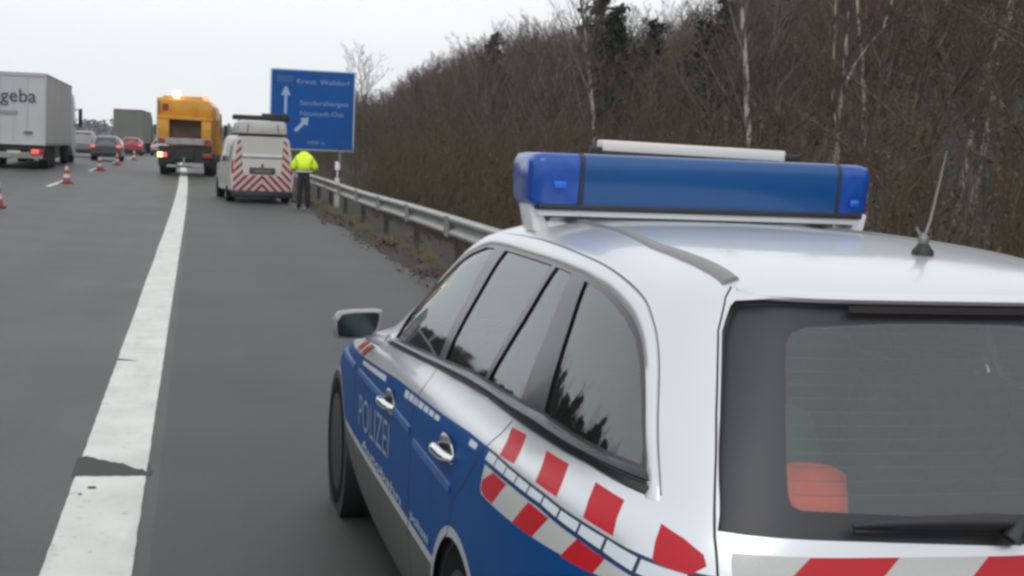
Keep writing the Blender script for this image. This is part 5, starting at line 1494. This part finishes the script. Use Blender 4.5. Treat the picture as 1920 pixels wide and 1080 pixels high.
# tufts of pale grass under the guardrail
r = np.random.default_rng(15); A, B, ra, rb = [], [], [], []
for k in range(100):
    y = r.uniform(8, 90); x = 3.48 + r.normal(0, .12); m = int(r.integers(18, 46)); hh = r.uniform(.07, .18); s = r.uniform(.05, .13)
    for _ in range(m):
        p = np.array([x + r.normal(0, s), y + r.normal(0, s * 1.6), zground(x, y)]); e = p + np.array([r.normal(0, .07), r.normal(0, .07), hh * r.uniform(.6, 1.2)]); A.append(p); B.append(e); ra.append(.006); rb.append(.002)
tag(np_mesh("grass", [seg_tubes(A, B, ra, rb, 3) + (0,)], M['drygrass']), kind='stuff')

# distant tree line on the far ridge
r = np.random.default_rng(52); P0 = []
for k in range(260):
    x = r.uniform(-210, 120); y = r.uniform(620, 780); h = r.uniform(6, 12); w = h * .35
    for _ in range(26):
        P0.append((x + r.normal(0, w * .5), y + r.normal(0, w * .5), .4 + h * r.uniform(.15, 1)))
leaves(P0, .7, 1.6, M['hill'], "far_woods", False, 8)

# the wood on the far side of the motorway, left of the picture, as the car's windows mirror it
r = np.random.default_rng(78); outA, outB, oa, ob = [], [], [], []; NP = []
k = 0
while k < 170:
    if k < 95: x, y = -r.uniform(29, 42), r.uniform(8, 80)
    else: x, y = -r.uniform(42, 62), r.uniform(80, 320)
    if math.degrees(math.atan2(x, y)) > -8.6: continue
    k += 1
    h = r.uniform(13, 18) if y < 80 else r.uniform(8.5, 13); sc = h / 12.0; a = r.uniform(0, 6.28); c, s = math.cos(a), math.sin(a); Rm = np.array([[c, -s, 0], [s, c, 0], [0, 0, 1]]) * np.array([sc, sc, sc])[:, None]
    A, B, ra, rb = protos[int(r.integers(0, 5))]; o = np.array([x, y, zground(x, y) - .1])
    outA.append(A @ Rm.T + o); outB.append(B @ Rm.T + o); oa.append(ra); ob.append(rb)
    for _ in range(150):
        z = h * r.uniform(.06, 1.0) ** .8; w = h * .20 * (1.08 - z / h) + .2; t = r.uniform(0, 6.28); q = w * math.sqrt(r.uniform(.1, 1)); NP.append((x + q * math.cos(t), y + q * math.sin(t), o[2] + z))
tag(np_mesh("opposite_woodland", [seg_tubes(np.concatenate(outA), np.concatenate(outB), np.concatenate(oa), np.concatenate(ob), 3) + (0,)], M['twigs_green']), kind='stuff')
leaves(NP, .45, 1.0, M['needles'], "opposite_evergreen_foliage", False, 12)

# ------------------------------------------------------------------ haze
hb = MB().box((0, 625, 35), (2360, 1560, 100)); hm = bpy.data.materials.new("haze"); hm.use_nodes = True
hn, hl = hm.node_tree.nodes, hm.node_tree.links; hn.clear()
ho = hn.new("ShaderNodeOutputMaterial"); hv = hn.new("ShaderNodeVolumePrincipled"); hv.inputs['Color'].default_value = (.955, .975, .99, 1); hv.inputs['Density'].default_value = 0.0003; hv.inputs['Anisotropy'].default_value = .2
hl.new(hv.outputs[0], ho.inputs['Volume'])
tag(hb.build("haze", hm), kind='stuff')
